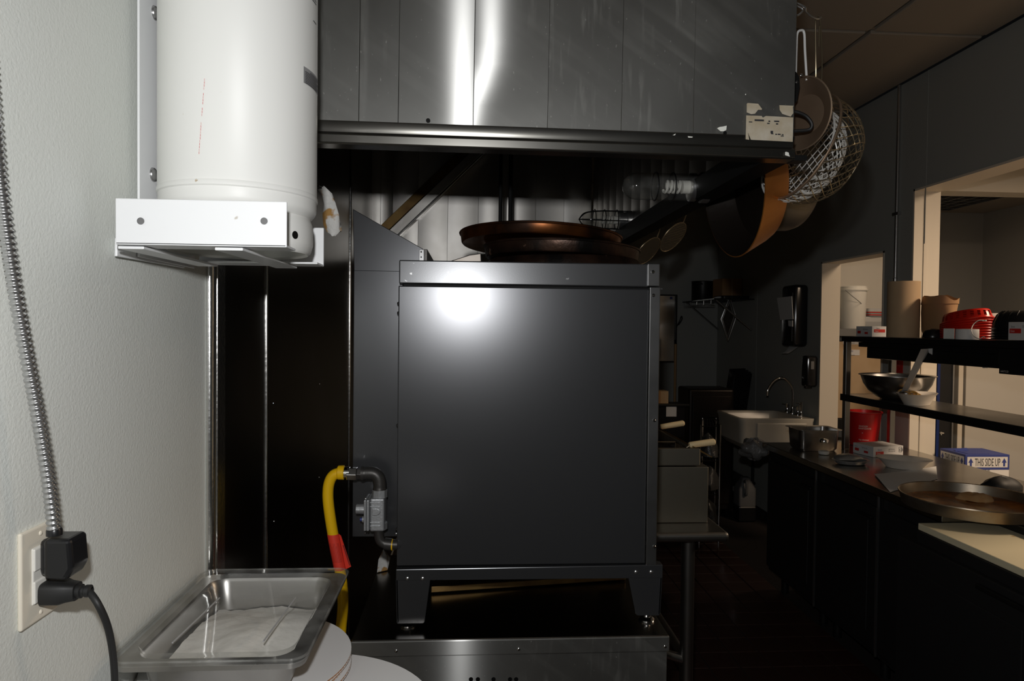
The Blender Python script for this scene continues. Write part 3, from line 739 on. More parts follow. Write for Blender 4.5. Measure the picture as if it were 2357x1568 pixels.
# ================================================================== OVEN ON ITS STAND
YO = 1.745
ox0, ox1, oxt = -.183, .487, .462
OB, OT = .984, 1.765
YBK = 2.26
oven = thing('countertop_oven', 'dark grey coated gas oven on short legs, seen from its side', 'oven', (.15, YO, .82))
MB().box((ox0, YO, OB), (oxt-.0015, YO+.02, 1.700)).build('side_panel', 'oven_coat', oven, bevel=.003, bseg=3)
MB().box((ox0+.001, YO+.002, 1.7055), (oxt-.0015, YO+.025, OT)).build('top_band', 'oven_trim', oven, bevel=.003, bseg=3)
MB().box((ox0+.008, YO+.022, .99), (ox1-.02, YBK, 1.752)).build('body', 'hood_black', oven, bevel=.003)
MB().box((ox0+.003, YO+.02, 1.752), (ox1-.004, YBK, 1.7545)).build('top_plate', 'black_iron', oven, bevel=.001)
MB().box((oxt, YO-.003, OB-.004), (ox1+.003, YO+.05, 1.7055)).build('corner_strip', 'oven_edge', oven, bevel=.002)
MB().box((oxt-.006, YO-.002, 1.707), (ox1+.001, YO+.05, OT+.001)).build('corner_cap', 'oven_edge', oven, bevel=.002)
MB().box((oxt-.0012, YO-.0036, OB), (oxt+.0006, YO+.002, 1.700)).build('strip_edge', 'chrome', oven)
MB().box((ox1-.03, YO+.05, OB), (ox1, YBK, 1.75)).build('front_door', 'oven_edge', oven, bevel=.003)
MB().box((ox1, YO+.01, 1.7), (ox1+.012, YO+.06, 1.7025)).build('front_lug', 'oven_edge', oven)
for px, py in ((1503, 626), (1504, 680), (1506, 968), (1506, 1259)):
    screw(AY(px, py, YO-.003), (0,-1,0), .0048, 'chrome', oven, h=.004)
for py in (697, 720, 985, 1225, 1262):
    q = AX(912, py, ox0); screw((ox0+.0005, YO+.012, q.z), (-1,0,0), .005, 'black_iron', oven, h=.005)
# flue riser and rear duct
YD = 1.80
pr = [AY(812, 481, YD), AY(974, 573, YD), AY(974, 640, YD), AY(815, 640, YD)]
MB().prism(pr, (0, .40, 0)).build('flue_riser', 'oven_coat', oven, bevel=.0015)
a = AY(965, 573.5, YD-.001); c = AY(975, 612, YD-.001)
MB().box((a.x, YD-.0025, c.z), (c.x+.001, YD+.02, a.z-.001)).build('riser_bracket', 'oven_edge', oven, bevel=.0008)
for py in (580, 592): screw(AY(969.5, py, YD-.0025), (0,-1,0), .0022, 'chrome', oven)
a = AY(815, 622.5, YD+.003); c = AY(817, 1235, YD+.003)
MB().box((a.x, YD-.001, c.z), (ox0+.006, YD+.36, a.z)).build('rear_duct', 'oven_coat', oven, bevel=.0015)
for px, py in ((841, 1228), (912, 1229)): screw(AY(px, py, YD-.001), (0,-1,0), .003, 'zinc', oven)
# back guard behind the top
MB().box((-.125, YD+.01, 1.755), (-.115, YD+.40, 1.80)).build('back_guard', 'black_iron', oven, bevel=.001)
b = MB().box((-.12, 2.19, 1.755), (.1, 2.2, 1.806)); b.build('rear_guard', 'black_iron', oven)
MB().box((-.1, 2.186, 1.799), (.02, 2.19, 1.801)).build('guard_edge', 'steel', oven)
# leg frame
fz0 = .948
fx0, fx1 = -.184, .507
for nm, pts in (('leg', [(fx0, fz0+.004), (-.096, fz0+.004), (-.110, .839), (-.114, .836), (-.180, .836), (-.1805, .84)]), ('leg', [(fx1-.001, fz0+.004), (.416, fz0+.004), (.437, .853), (.442, .848), (.4985, .847), (.502, .852)])):
    for yy in (YO-.003, YBK-.07):
        MB().prism([(x, yy, z) for x, z in pts], (0, .006, 0)).build(nm, 'oven_coat', oven, bevel=.0015)
        xo = pts[0][0]; s = 1 if xo < 0 else -1
        MB().prism([(pts[0][0], yy, pts[0][1]), (pts[0][0], yy+.07, pts[0][1]), (pts[-1][0], yy+.055, pts[-1][1]), (pts[-1][0], yy, pts[-1][1])], (.004*s, 0, 0)).build('leg_return', 'oven_coat', oven)
b = MB()
b.prism([(fx0, YO-.004, fz0), (fx1, YO-.004, fz0-.002), (fx1, YO-.004, .9815), (fx0, YO-.004, .977)], (0, .03, 0)).build('leg_frame', 'oven_coat', oven, bevel=.002)
MB().box((fx0, YO+.026, .955), (fx1, YBK, .975)).build('underframe', 'black_metal', oven)
for px, py in ((938, 1332), (973, 1332), (1464, 1317), (1499, 1317)): screw(AY(px, py, YO-.004), (0,-1,0), .0052, 'zinc', oven)
for x, y in ((-.156, 1.772), (.476, 1.780), (-.156, 2.22), (.476, 2.22)):
    MB().lathe((x, y, .8205), [(.0001, 0), (.021, 0), (.0215, .004), (.015, .009), (.010, .010), (.010, .018), (.0001, .018)], seg=24).build('adjustable_foot', 'chrome', oven)
# tray under the oven
a = AZ(992, 1365, .825); c = AZ(1440, 1335, .825)
b = MB(); b.prism([a, c, c+Vector((0,0,.018)), a+Vector((0,0,.018))], (.05, .32, 0)); b.build('sheet_tray', 'grease', label='greasy stained sheet tray lying under the dark oven', cat='tray', bevel=.002)
# equipment stand
stn = thing('equipment_stand', 'stained stainless equipment stand carrying the dark oven', 'stand', (.11, 1.69, 0))
sx0, sx1, YSN = -.287, .510, 1.688
MB().box((sx0, YSN, .80), (sx1, 2.32, .82)).build('stand_top', 'steel_wall', stn, bevel=.003, bseg=3)
zb_ = AY(1100, 1508, YSN).z
MB().box((sx0-.001, YSN-.003, zb_), (sx1+.001, YSN+.006, .8185)).build('top_apron', 'steel_hood', stn, bevel=.003, bseg=3)
MB().box((sx0+.002, YSN+.002, .20), (sx1-.004, YSN+.012, zb_)).build('side_panel', 'steel_hood', stn, bevel=.001)
MB().box((sx0+.01, YSN+.012, .20), (sx1-.012, 2.30, .80)).build('cabinet_body', 'black_metal', stn)
for px, py in ((912, 1499), (1194, 1495), (1531, 1489)): screw(AY(px, py, YSN-.003), (0,-1,0), .0042, 'chrome', stn)
b = MB()
for px in (1084, 1100, 1136, 1174, 1188):
    q = AY(px, 1564, YSN+.002); b.lathe(q, [(.0001, .0006), (.0055, .0006), (.0055, 0)], axis=(0,-1,0), seg=12, sx=1, sy=1)
b.build('vent_slots', 'hood_black', stn)
for x in (sx0+.03, sx1-.03):
    for y in (YSN+.04, 2.27): MB().tube([(x, y, 0), (x, y, .21)], .02, 14).build('leg', 'steel', stn)
# crumpled paper scrap behind the oven
q = AZ(868, 1318, .823)
b = MB(); b.add([q+Vector(v) for v in ((0,0,0),(.03,.02,.0),(.035,.05,.03),(.012,.06,.055),(.0,.03,.03),(.022,.035,.045))], [(0,1,5),(1,2,5),(2,3,5),(3,4,5),(4,0,5),(0,4,3,2,1)])
b.build('paper_scrap', 'rag', label='crumpled greasy paper scrap behind the oven leg', cat='paper', smooth=False)

# ================================================================== GAS CONNECTION
YG = 1.735
def G(px, py, dy=0): return AY(px, py, YG+dy)
hose = thing('gas_hose', 'yellow coated gas hose with a red tag left of the oven', 'hose', G(790, 1560))
pts = [G(796, 1088), G(782, 1089), G(768, 1094), G(759, 1108), G(755, 1130), G(756, 1160), G(763, 1210), G(772, 1260), G(782, 1310), G(788, 1355), G(789, 1400), G(785, 1445), G(784, 1480), G(792, 1512), G(805, 1560), G(800, 1680), G(740, 1900)]
MB().tube(catmull(pts, 8), .0136, 18).build('hose_body', 'gas_yellow', hose)
a, c = G(777, 1088), G(793, 1088)
MB().tube([a, a.lerp(c, .12), a.lerp(c, .9), c], [.0155, .0178, .0182, .0165], 20).build('end_sleeve', 'gas_yellow', hose)
MB().tube([G(792, 1089), G(805, 1089)], .0155, 20).build('ferrule', 'chrome', hose)
MB().tube([G(799, 1090), G(822, 1090.5)], .0175, 6).build('hex_nut', 'chrome', hose, bevel=.001)
MB().tube([G(822, 1090), G(834, 1091)], .0150, 6).build('adapter', 'black_iron', hose, bevel=.001)
# red tag wrapped on hose
def wrap(pts, r, a0, a1, n=10):
    vs = []; fs = []
    P = [Vector(p) for p in pts]
    for p in P:
        for i in range(n+1):
            q = a0+(a1-a0)*i/n; vs.append(p+Vector((math.cos(q)*r, math.sin(q)*r, 0)))
    for k in range(len(P)-1):
        for i in range(n): fs.append((k*(n+1)+i, k*(n+1)+i+1, (k+1)*(n+1)+i+1, (k+1)*(n+1)+i))
    return vs, fs
hp = catmull(pts, 8)
seg_ = [p for p in hp if G(770, 1312).z < p.z < G(770, 1226).z]
tg = MB().add(*wrap(seg_, .0146, PI*.95, PI*2.02)).build('red_tag', 'tag_red', hose)
top, bot = seg_[0], seg_[-1]
r_ = Vector((.0155, -.002, 0))
fl = [top+r_, top+r_+Vector((.006, -.003, -.004)), bot+r_+Vector((.014, -.004, .008)), bot+r_]
MB().prism(fl, (0, -.0006, 0)).build('tag_flap', 'tag_red', hose)
b = MB()
for k in range(9):
    q0 = PI*1.18+k*.075*PI
    vs, fs = wrap([p for p in seg_ if (top.z-.022+.004*(k % 3)) > p.z > bot.z+.014],   .0149, q0, q0+.014*PI, n=1); b.add(vs, fs)
b.build('tag_text', 'tag_ink', tg)
fl2 = [fl[1].lerp(fl[2], .30)+Vector((-.0035,-.0012,0)), fl[1].lerp(fl[2], .30)+Vector((-.001,-.0012,0)), fl[1].lerp(fl[2], .96)+Vector((-.001,-.0012,0)), fl[1].lerp(fl[2], .96)+Vector((-.0035,-.0012,0))]
MB().prism(fl2, (0, -.0004, 0)).build('tag_bar', 'tag_ink', tg)
# regulator with black pipe elbows
reg = thing('gas_regulator', 'grey gas regulator between black pipe elbows beside the oven', 'regulator', G(866, 1215))
el = catmull([G(834, 1090), G(848, 1089), G(862, 1091), G(871, 1100), G(874, 1114), G(874, 1130)], 6)
MB().tube(el, [.0165 if 2 < i < len(el)-3 else .0175 for i in range(len(el))], 18).build('upper_elbow', 'black_iron', reg)
MB().tube([G(832, 1090), G(838, 1090)], .0185, 18).build('elbow_collar', 'black_iron', reg)
a, c = G(855, 1143), G(887, 1217)
MB().box((a.x, YG-.026, c.z), (c.x, YG+.026, a.z)).build('regulator_body', 'cast_grey', reg, bevel=.004)
a, c = G(860, 1127), G(889, 1145)
MB().tube([G(874, 1127), G(874, 1145)], .0195, 8).build('inlet_boss', 'cast_grey', reg, bevel=.001)
MB().tube([G(874, 1202), G(874, 1218)], .0195, 8).build('outlet_boss', 'cast_grey', reg, bevel=.001)
a, c = G(843, 1143), G(848.5, 1214)
for px0, px1 in ((842, 847), (848, 854)):
    a, c = G(px0, 1144), G(px1, 1214)
    MB().box((a.x, YG-.034, c.z), (c.x, YG+.034, a.z)).build('diaphragm_flange', 'cast_grey', reg, bevel=.002)
for py in (1148, 1209):
    screw(G(841, py, -.027), (-1,0,0), .004, 'zinc', reg)
b = MB(); q = G(866, 1178, -.027)
b.prism([q+Vector((-.010,0,-.009)), q+Vector((.003,0,-.009)), q+Vector((.009,0,-.005)), q+Vector((.011,0,0)), q+Vector((.009,0,.005)), q+Vector((.003,0,.009)), q+Vector((-.010,0,.009))], (0, -.004, 0)).build('cast_boss', 'cast_grey', reg, bevel=.0015)
for py in (1150, 1159, 1195, 1203):
    a, c = G(855, py), G(879, py+1.5); MB().box((a.x, YG-.0295, c.z), (c.x, YG-.025, a.z)).build('rib', 'cast_grey', reg, bevel=.0008)
MB().tube([G(842, 1172), G(820, 1172)], .0122, 18).build('vent_cap', 'cast_grey', reg, bevel=.001)
MB().tube([G(842, 1196), G(834, 1196)], [.0088, .0075], 16).build('adjust_cap', 'cast_grey', reg)
MB().tube([G(834, 1196), G(829, 1196)], .0045, 12).build('vent_plug', 'box_blue', reg)
el = catmull([G(872, 1216), G(872, 1232), G(876, 1245), G(886, 1252), G(902, 1254), G(915, 1254)], 6)
MB().tube(el, .0125, 16).build('lower_elbow', 'black_iron', reg)
MB().tube([G(885, 1252), G(901, 1254)], .0155, 16).build('elbow_collar', 'black_iron', reg)
MB().tube([G(901, 1254), G(904, 1254)], .0145, 16).build('thread_tape', 'gas_yellow', reg)
MB().tube([G(904, 1254), G(916, 1254, .02)], .0135, 16).build('nipple', 'zinc', reg)
# rag hanging near the hood, on a short peg
q = AX(745, 470, WL+.05)
YQ = 1.62
def Q(px, py, dy=0): return AY(px, py, YQ+dy)
rg = thing('hanging_rag', 'stained white rag hanging beside the tank under the hood', 'rag', Q(765, 541))
sec = [((738, 430), 10, 0), ((750, 446), 12, .004), ((758, 468), 12, .0), ((764, 495), 17, -.004), ((767, 518), 18, 0), ((769, 533), 15, .003), ((766, 543), 4, 0)]
vs = []; fs = []; n = 14
for k, ((px, py), hw, dy) in enumerate(sec):
    c = Q(px, py, dy); w_ = hw*YQ/F_PX
    for i in range(n):
        a = 2*PI*i/n; rr_ = 1+.22*math.sin(3*a+k*1.3)+.1*random.uniform(-1, 1)
        vs.append(c+Vector((math.cos(a)*w_*rr_, math.sin(a)*w_*.45*rr_, .002*random.uniform(-1,1))))
for k in range(len(sec)-1):
    for i in range(n): fs.append((k*n+i, k*n+(i+1)%n, (k+1)*n+(i+1)%n, (k+1)*n+i))
fs += [tuple(range(n))[::-1], tuple((len(sec)-1)*n+i for i in range(n))]
MB().add(vs, fs).build('cloth', 'rag', rg, ang=60)
MB().tube([Q(742, 432), (WL, YQ, Q(742, 432).z+.01)], .005, 10).build('peg', 'black_iron', rg)

# ================================================================== PANS ON THE OVEN
def pan(name, label, c, r, h, m, tilt=(0,0), lip=.006, group=None, flip=False, up=None, handle=None):
    t = thing(name, label, 'pan', c, group)
    pf = [(.0005, .002), (r*.965, .002), (r*.978, .006), (r-.003, h-.004), (r-.002, h), (r+.003, h+.0015), (r+.0045, h-.0005), (r+.003, h-.004), (r, h-.005), (r*.985, .004), (r*.97, 0), (.0005, 0)]
    if flip: pf = [(a, h-b_) for a, b_ in pf]
    MB().lathe(c, pf, seg=72).build('pan_wall', m, t)
    t.rotation_euler = (tilt[0], tilt[1], random.uniform(0, 1))
    return t
zt = OT-.008
pan('pizza_pan', 'lowest blackened pan in the pile on the oven', (.268, 1.985, OT-.009), .222, .034, 'burnt_pan', flip=True, group='burnt pans on the oven')
pan('pizza_pan', 'scorched pan second from the bottom of the pile on the oven', (.262, 1.985, OT+.027), .224, .034, 'burnt_pan', tilt=(.0, .035), group='burnt pans on the oven')
pan('pizza_pan', 'copper-sided round pan tilted on top of the burnt pile', (.205, 2.03, OT+.071), .238, .030, 'copper_dark', tilt=(-.004, .055), group='burnt pans on the oven')
pan('pizza_pan', 'brown rimmed pan behind the copper-sided one on the oven', (.325, 2.12, OT+.098), .125, .026, 'burnt_pan', tilt=(0.01, .03), group='burnt pans on the oven')
# spare burner cloth scrap at the left of the pile
q = AY(1075, 590, 1.9)
b = MB(); b.prism([AY(1030, 603, 1.88), AY(1108, 603, 1.88), AY(1107, 583, 1.88), AY(1080, 587, 1.88)], (0, .12, 0)); b.build('foil_sheet', 'grey_pan', label='crumpled foil sheet beside the burnt pans', cat='foil', bevel=.002)

# ================================================================== UTENSILS HUNG ON THE HOOD FRONT
rail = thing('utensil_rail', 'steel hook rail on the front of the hood', 'rail', (.69, 1.9, 2.27))
zr = AY(1846, 4, 1.45).z
MB().tube([(.676, 1.42, zr), (.676, 2.9, zr)], .005, 10).build('bar', 'zinc', rail)
for y in (1.44, 2.2, 2.85): MB().tube([(.657, y, zr), (.676, y, zr)], .004, 8).build('stand_off', 'zinc', rail)
def hook(pts, parent): MB().tube(catmull(pts, 6), .0021, 8).build('hook', 'zinc', parent)
hook([(.676, 1.45, zr+.004), AY(1851, 15, 1.45), AY(1855, 26, 1.46), AY(1868, 38, 1.47), AY(1882, 43, 1.48), AY(1890, 40, 1.49)], rail)
hook([(.676, 1.46, zr+.004), AY(1846, 20, 1.46), AY(1841, 32, 1.46), AY(1834, 36, 1.46)], rail)
hook([(.676, 1.75, zr), (.69, 1.75, zr-.02), (.71, 1.75, zr-.03), (.72, 1.75, zr-.02)], rail)
def frame_from(n, upv=(0,0,1)):
    n = Vector(n).normalized(); u = Vector(upv); u = (u-n*u.dot(n)).normalized(); v = n.cross(u); return n, u, v
def wire_bowl(c, n, R, depth, turns, count, wire, flat=.42):
    """woven wire bowl: rim circle with centre c in the plane normal to n, bulging along n"""
    n, u, v = frame_from(n); c = Vector(c); g = MB()
    def P(t, a):   # t 0 rim .. 1 bottom
        rr_ = R*(1-(1-flat)*t**2.2) if t < .72 else R*(1-(1-flat)*.72**2.2)*(1-(t-.72)/.28*.98)
        dd = depth*min(1, (t/.72))**.8
        return c+(u*math.cos(a)+v*math.sin(a))*rr_+n*dd
    K = 9
    for k in range(count):
        a0 = 2*PI*k/count
        for s in (1, -1): g.tube([P(.72*i/K, a0+s*turns*2*PI*(i/K)) for i in range(K+1)], wire, 4, caps=False)
    rb_ = R*(1-(1-flat)*.72**2.2); cbse = c+n*depth
    for k in range(-4, 5):
        o_ = rb_*k/4.6; h_ = math.sqrt(rb_*rb_-o_*o_)
        for s in (1, -1):
            d1 = (u+v*s).normalized(); d2 = (u-v*s).normalized(); g.tube([cbse+d1*o_-d2*h_, cbse+d1*o_+d2*h_], wire, 4, caps=False)
    return g, P
def ring(c, n, R, r, seg=40):
    n, u, v = frame_from(n); c = Vector(c)
    return MB().tube([c+(u*math.cos(2*PI*i/seg)+v*math.sin(2*PI*i/seg))*R for i in range(seg)], r, 8, closed=True)
# outer basket
nb = Vector((.93, .12, -.34))
cb = AY(1845, 340, 1.60)
bk = thing('wire_basket', 'round wire mesh frying basket hanging outermost at the hood corner', 'basket', cb-Vector((0,0,.14)), 'wire baskets on the hood')
g, P = wire_bowl(cb, nb, .128, .098, .10, 30, .0011); g.build('wire_mesh', 'wire_brown', bk)
ring(cb, nb, .129, .0032).build('rim', 'brown_steel', bk)
ring(cb+nb.normalized()*.098, nb, .128*(1-.58*.72**2.2), .0016).build('base_ring', 'wire_brown', bk)
topb = max([P(0, a*PI/24) for a in range(48)], key=lambda p: p.z)
b = MB(); h0 = AY(1893, 213, 1.49); h1 = AY(1884, 44, 1.485)
b.tube(catmull([topb+Vector((0,-.03,-.006)), AY(1920, 239, 1.49), h0, AY(1892, 140, 1.49), AY(1889, 60, 1.49), AY(1886, 42, 1.49), AY(1880, 42, 1.50), AY(1877, 60, 1.50), AY(1877, 215, 1.53), topb+Vector((0,.05,-.008))], 5), .0016, 8)
b.tube(catmull([AY(1886, 60, 1.495), AY(1885, 108, 1.495)], 2), .0014, 6)
b.build('handle', 'wire_brown', bk)
# nested second basket, lighter wire
ci = cb-nb.normalized()*.004+Vector((-.004, .012, -.012))
ni = Vector((.90, .22, -.30))
bk2 = thing('wire_basket', 'pale wire mesh basket nested inside the larger basket on the hood', 'basket', ci-Vector((0,0,.13)), 'wire baskets on the hood')
g, P2 = wire_bowl(ci, ni, .116, .066, .13, 34, .0014, flat=.5); g.build('wire_mesh', 'wire_white', bk2)
ring(ci, ni, .117, .0026).build('rim', 'wire_white', bk2)
n_, u_, v_ = frame_from(ni)
b = MB(); b.tube([P2(t/6*.7, 2.3) for t in range(7)], .004, 6); b.tube([P2(t/6*.7, 2.7) for t in range(7)], .004, 6); b.build('strap', 'wire_white', bk2)
# brown steel pan with black loop handle and white wire loop
def tilted_pan(name, label, c, n, R, depth, m_in, m_out, handle=None, group=None, flare=.84):
    c = Vector(c); n = Vector(n).normalized()
    t = thing(name, label, 'pan', c-Vector((0,0,R)), group)
    MB().lathe(c, [(R, 0), (R*.985, .003), (R*(flare+.04), depth*.85), (R*flare, depth), (.0005, depth)], axis=n, seg=64).build('inner', m_in, t)
    MB().lathe(c, [(R, 0), (R+.003, .001), (R*(flare+.05)+.003, depth*.85), (R*flare+.003, depth+.004), (.0005, depth+.004)], axis=n, seg=64).build('outer', m_out, t)
    return t
c1 = AY(1842, 262, 1.49); n1 = Vector((.86, .40, .10))
sp = tilted_pan('steel_wok', 'brown steel wok with a white wire loop at the hood corner', c1, n1, .077, .024, 'brown_steel', 'brown_steel', flare=.55)
b = MB(); b.tube(catmull([AY(1831, 182, 1.47), AY(1833, 110, 1.47), AY(1835, 78, 1.47), AY(1843, 70, 1.472), AY(1851, 76, 1.475), AY(1853, 118, 1.475), AY(1857, 185, 1.475)], 6), .0026, 8); b.build('hanging_loop', 'white_handle', sp)
MB().tube(catmull([AY(1820, 256, 1.452), AY(1838, 259, 1.45), AY(1856, 268, 1.45), AY(1868, 284, 1.45), AY(1866, 296, 1.452), AY(1855, 300, 1.455), AY(1825, 302, 1.46)], 6), .0038, 8).build('loop_handle', 'black_rubber', sp)
screw(AY(1845, 173, 1.462), (0,-1,0), .0035, 'chrome', sp, 'rivet'); screw(AY(1834, 189, 1.46), (0,-1,0), .0035, 'black_iron', sp, 'rivet')
MB().prism([AY(1826, 163, 1.463), AY(1833, 166, 1.463), AY(1840, 178, 1.463), AY(1841, 200, 1.463), AY(1835, 232, 1.463), AY(1827, 240, 1.463)], (0, .003, 0)).build('handle_plate', 'black_metal', sp)
# copper coloured skillet
c2 = Vector((.688, 1.78, AY(1700, 590, 1.78).z+.205)); 
sk = tilted_pan('copper_skillet', 'copper coloured skillet hanging under the hood corner', (.683, 1.775, AY(1665, 591, 1.775).z+.196), (1, .02, .13), .195, .075, 'pan_black', 'copper_pan', flare=.80)
MB().tube([(.69, 1.775, AY(1665, 591, 1.775).z+.385), (.715, 1.775, AY(1665, 591, 1.775).z+.50)], .008, 10).build('handle', 'black_iron', sk)
c3 = AY(1800, 440, 1.80)
gp = tilted_pan('grey_saucepan', 'dull grey saucepan hanging behind the wire baskets', (.815, 1.88, AY(1800, 527, 1.88).z+.140), (1, .1, -.02), .142, .095, 'grey_pan', 'grey_pan', flare=.93)
MB().tube([(.795, 1.88, AY(1800, 527, 1.88).z+.25), (.74, 1.90, AY(1800, 527, 1.88).z+.44)], .007, 10).build('handle', 'black_iron', gp)
# two fine-mesh skimmers further along the hood
for (px, py, yy, rr_, lb_) in ((1491, 578, 2.60, .062, 'round fine-mesh skimmer hanging low beside the burnt pans'), (1549, 546, 2.36, .060, 'round fine-mesh skimmer hanging nearer the copper skillet')):
    c = AY(px, py, yy); t = thing('mesh_skimmer', lb_, 'skimmer', c-Vector((0,0,.06)), 'mesh skimmers on the hood')
    nn = Vector((.55, -.55, -.62)); n_, u_, v_ = frame_from(nn)
    ring(c, nn, rr_, .0022).build('rim', 'wire_brown', t)
    g = MB()
    for k in range(-9, 10):
        o_ = rr_*k/9.6; h_ = math.sqrt(rr_*rr_-o_*o_)
        g.tube([c+u_*o_-v_*h_, c+u_*o_+v_*h_], .0009, 4, caps=False); g.tube([c+v_*o_-u_*h_, c+v_*o_+u_*h_], .0009, 4, caps=False)
    g.build('mesh', 'wire_brown', t)
    tp = c+u_*rr_
    MB().tube(catmull([tp, tp+Vector((.012, .01, .06)), (.69, yy+.03, 2.12), (.68, yy+.03, zr)], 6), .0028, 8).build('handle', 'wire_brown', t)

# ================================================================== FRYER TABLE BEHIND THE OVEN
tt = .892
tbl = thing('steel_work_table', 'low stainless work table with round legs right of the oven', 'table', (.55, 2.8, 0))
MB().box((-.05, 2.30, tt-.034), (.905, 3.55, tt)).build('table_top', 'steel', tbl, bevel=.014, bseg=4)
for x, y in ((.79, 2.40), (.06, 2.40), (.79, 3.45), (.06, 3.45)):
    MB().tube([(x, y, 0), (x, y, tt-.034)], .024, 20).build('leg', 'steel', tbl)
    MB().lathe((x, y, tt-.05), [(.024, 0), (.032, .006), (.032, .016)], seg=20).build('leg_socket', 'steel', tbl)
zs = AY(1565, 1520, 2.40).z
MB().tube([(.06, 2.40, zs+.06), (.60, 2.40, zs+.06), (.79, 2.40, zs)], .017, 14).build('cross_rail', 'steel', tbl)
MB().tube([(.79, 2.40, zs), (.79, 3.45, zs)], .017, 14).build('side_rail', 'steel', tbl)
fr = thing('countertop_fryer', 'stained steel countertop fryer on the work table behind the oven', 'fryer', (.5, 2.75, tt))
fx = AY(1631, 1100, 2.42).x
zb0 = AY(1600, 1212, 2.42).z
zt0, zt1 = AY(1600, 1075, 2.42).z, AY(1600, 1033, 2.42).z
MB().box((.12, 2.42, tt+.001), (fx, 3.10, zt0)).build('cabinet', 'steel_stained', fr, bevel=.003)
x1 = AY(1612, 1050, 2.42).x
MB().box((.14, 2.42, zt0+.004), (x1, 2.435, zt1)).build('tank_side', 'steel_stained', fr, bevel=.003)
MB().box((.14, 3.05, zt0+.004), (x1, 3.065, zt1)).build('tank_side', 'steel_stained', fr, bevel=.003)
MB().box((.14, 2.435, zt0+.004), (.155, 3.05, zt1+.12)).build('tank_back', 'steel_stained', fr, bevel=.003)
MB().box((x1-.012, 2.435, zt0+.004), (x1, 3.05, zt1-.01)).build('tank_front', 'steel_stained', fr, bevel=.003)
MB().box((.155, 2.435, zt0+.006), (x1-.012, 3.05, zt0+.02)).build('oil', 'black_plastic', fr)
MB().prism([(x1, 2.425, zt1-.005), (x1+.045, 2.425, zt1-.03), (x1+.045, 2.425, zt1-.034), (x1, 2.425, zt1-.012)], (0, .64, 0)).build('drip_lip', 'grease', fr)
for (a0, a1, b0, b1, y, lb_) in ((1520, 983, 1575, 974, 2.95, 'cream handled fryer basket at the far side of the fryer'), (1586, 1025, 1646, 1017, 2.52, 'cream handled fryer basket at the near side of the fryer')):
    p0, p1 = AY(a0, a1, y), AY(b0, b1, y)
    t = thing('fryer_basket', lb_, 'basket', (p0.x-.15, y, zt0+.03), 'fryer baskets')
    L_ = p1-p0
    MB().tube([p0, p0+L_*.04, p0+L_*.5, p0+L_*.95, p1], [.010, .0115, .0125, .0128, .008], 14).build('handle_grip', 'wood_cream', t)
    MB().tube([p0+Vector((.004,0,0)), (x1-.04, y, zt1-.03)], .0035, 8).build('handle_rod', 'wire_brown', t)
    g = MB(); xb0, xb1, yb0, yb1, zb1, zb2 = .20, x1-.04, y-.07, y+.07, zt0+.03, zt1-.005
    for k in range(9):
        u = k/8; xx = xb0+(xb1-xb0)*u; yy = yb0+(yb1-yb0)*u; zz = zb1+(zb2-zb1)*u
        g.tube([(xx, yb0, zb2), (xx, yb0, zb1), (xx, yb1, zb1), (xx, yb1, zb2)], .0012, 4)
        g.tube([(xb0, yy, zb2), (xb0, yy, zb1), (xb1, yy, zb1), (xb1, yy, zb2)], .0012, 4)
    g.tube([(xb0, yb0, zb2), (xb1, yb0, zb2), (xb1, yb1, zb2), (xb0, yb1, zb2)], .003, 6, closed=True)
    g.build('basket_wire', 'wire_brown', t)

# ================================================================== PREP LINE ON THE RIGHT
CZ, CXF, CYF = .90, 1.805, 4.10
ct = thing('prep_counter_top', 'long stainless counter top under the serving hatch', 'counter top', (2.2, 3.3, CZ-.04))
CY0 = AZ(2113, 1204, .868).y+.006
MB().box((CXF, CY0, CZ-.035), (WR-.001, CYF, CZ)).build('worktop', 'counter_steel', ct, bevel=.004, bseg=3)
ybs = [4.08, AX(1874, 1200, CXF+.02).y, AX(2016, 1300, CXF+.02).y, CY0+.003]
cl = ('black base cabinet at the far end of the prep line, next to the sink', 'middle black base cabinet of the prep line', 'black base cabinet just beyond the cutting board')
for k in range(3):
    y1, y0 = ybs[k], ybs[k+1]
    t = thing('base_cabinet', cl[k], 'cabinet', (2.2, (y0+y1)/2, .0), 'black base cabinets of the prep line')
    MB().box((CXF+.045, y0+.003, .12), (WR-.03, y1-.003, CZ-.036)).build('body', 'cabinet_black', t)
    dr = MB(); dr.box((CXF+.025, y0+.012, .15), (CXF+.045, y1-.012, .80)); dr = dr.build('door', 'cabinet_black', t, bevel=.003)
    MB().box((CXF+.020, y0+.07, .22), (CXF+.026, y1-.07, .73)).build('door_panel', 'cabinet_black', dr, bevel=.004)
    MB().box((CXF+.008, y0+.03, .745), (CXF+.025, y0+.14, .757)).build('handle', 'black_metal', dr, bevel=.003)
    MB().box((CXF+.022, y0-.003, .13), (CXF+.03, y0+.004, CZ-.04)).build('edge_strip', 'zinc', t)
    for yy in (y0+.07, y1-.07): MB().tube([(CXF+.12, yy, 0), (CXF+.12, yy, .12)], .022, 12).build('leg', 'black_metal', t)
    for yy in (y0+.07, y1-.07): MB().tube([(WR-.1, yy, 0), (WR-.1, yy, .12)], .022, 12).build('leg', 'black_metal', t)
pt = thing('prep_refrigerator', 'black prep refrigerator carrying the long cutting board', 'refrigerator', (2.0, 1.8, 0))
MB().box((1.70, 1.05, .12), (2.45, CY0-.008, .842)).build('body', 'cabinet_black', pt, bevel=.004)
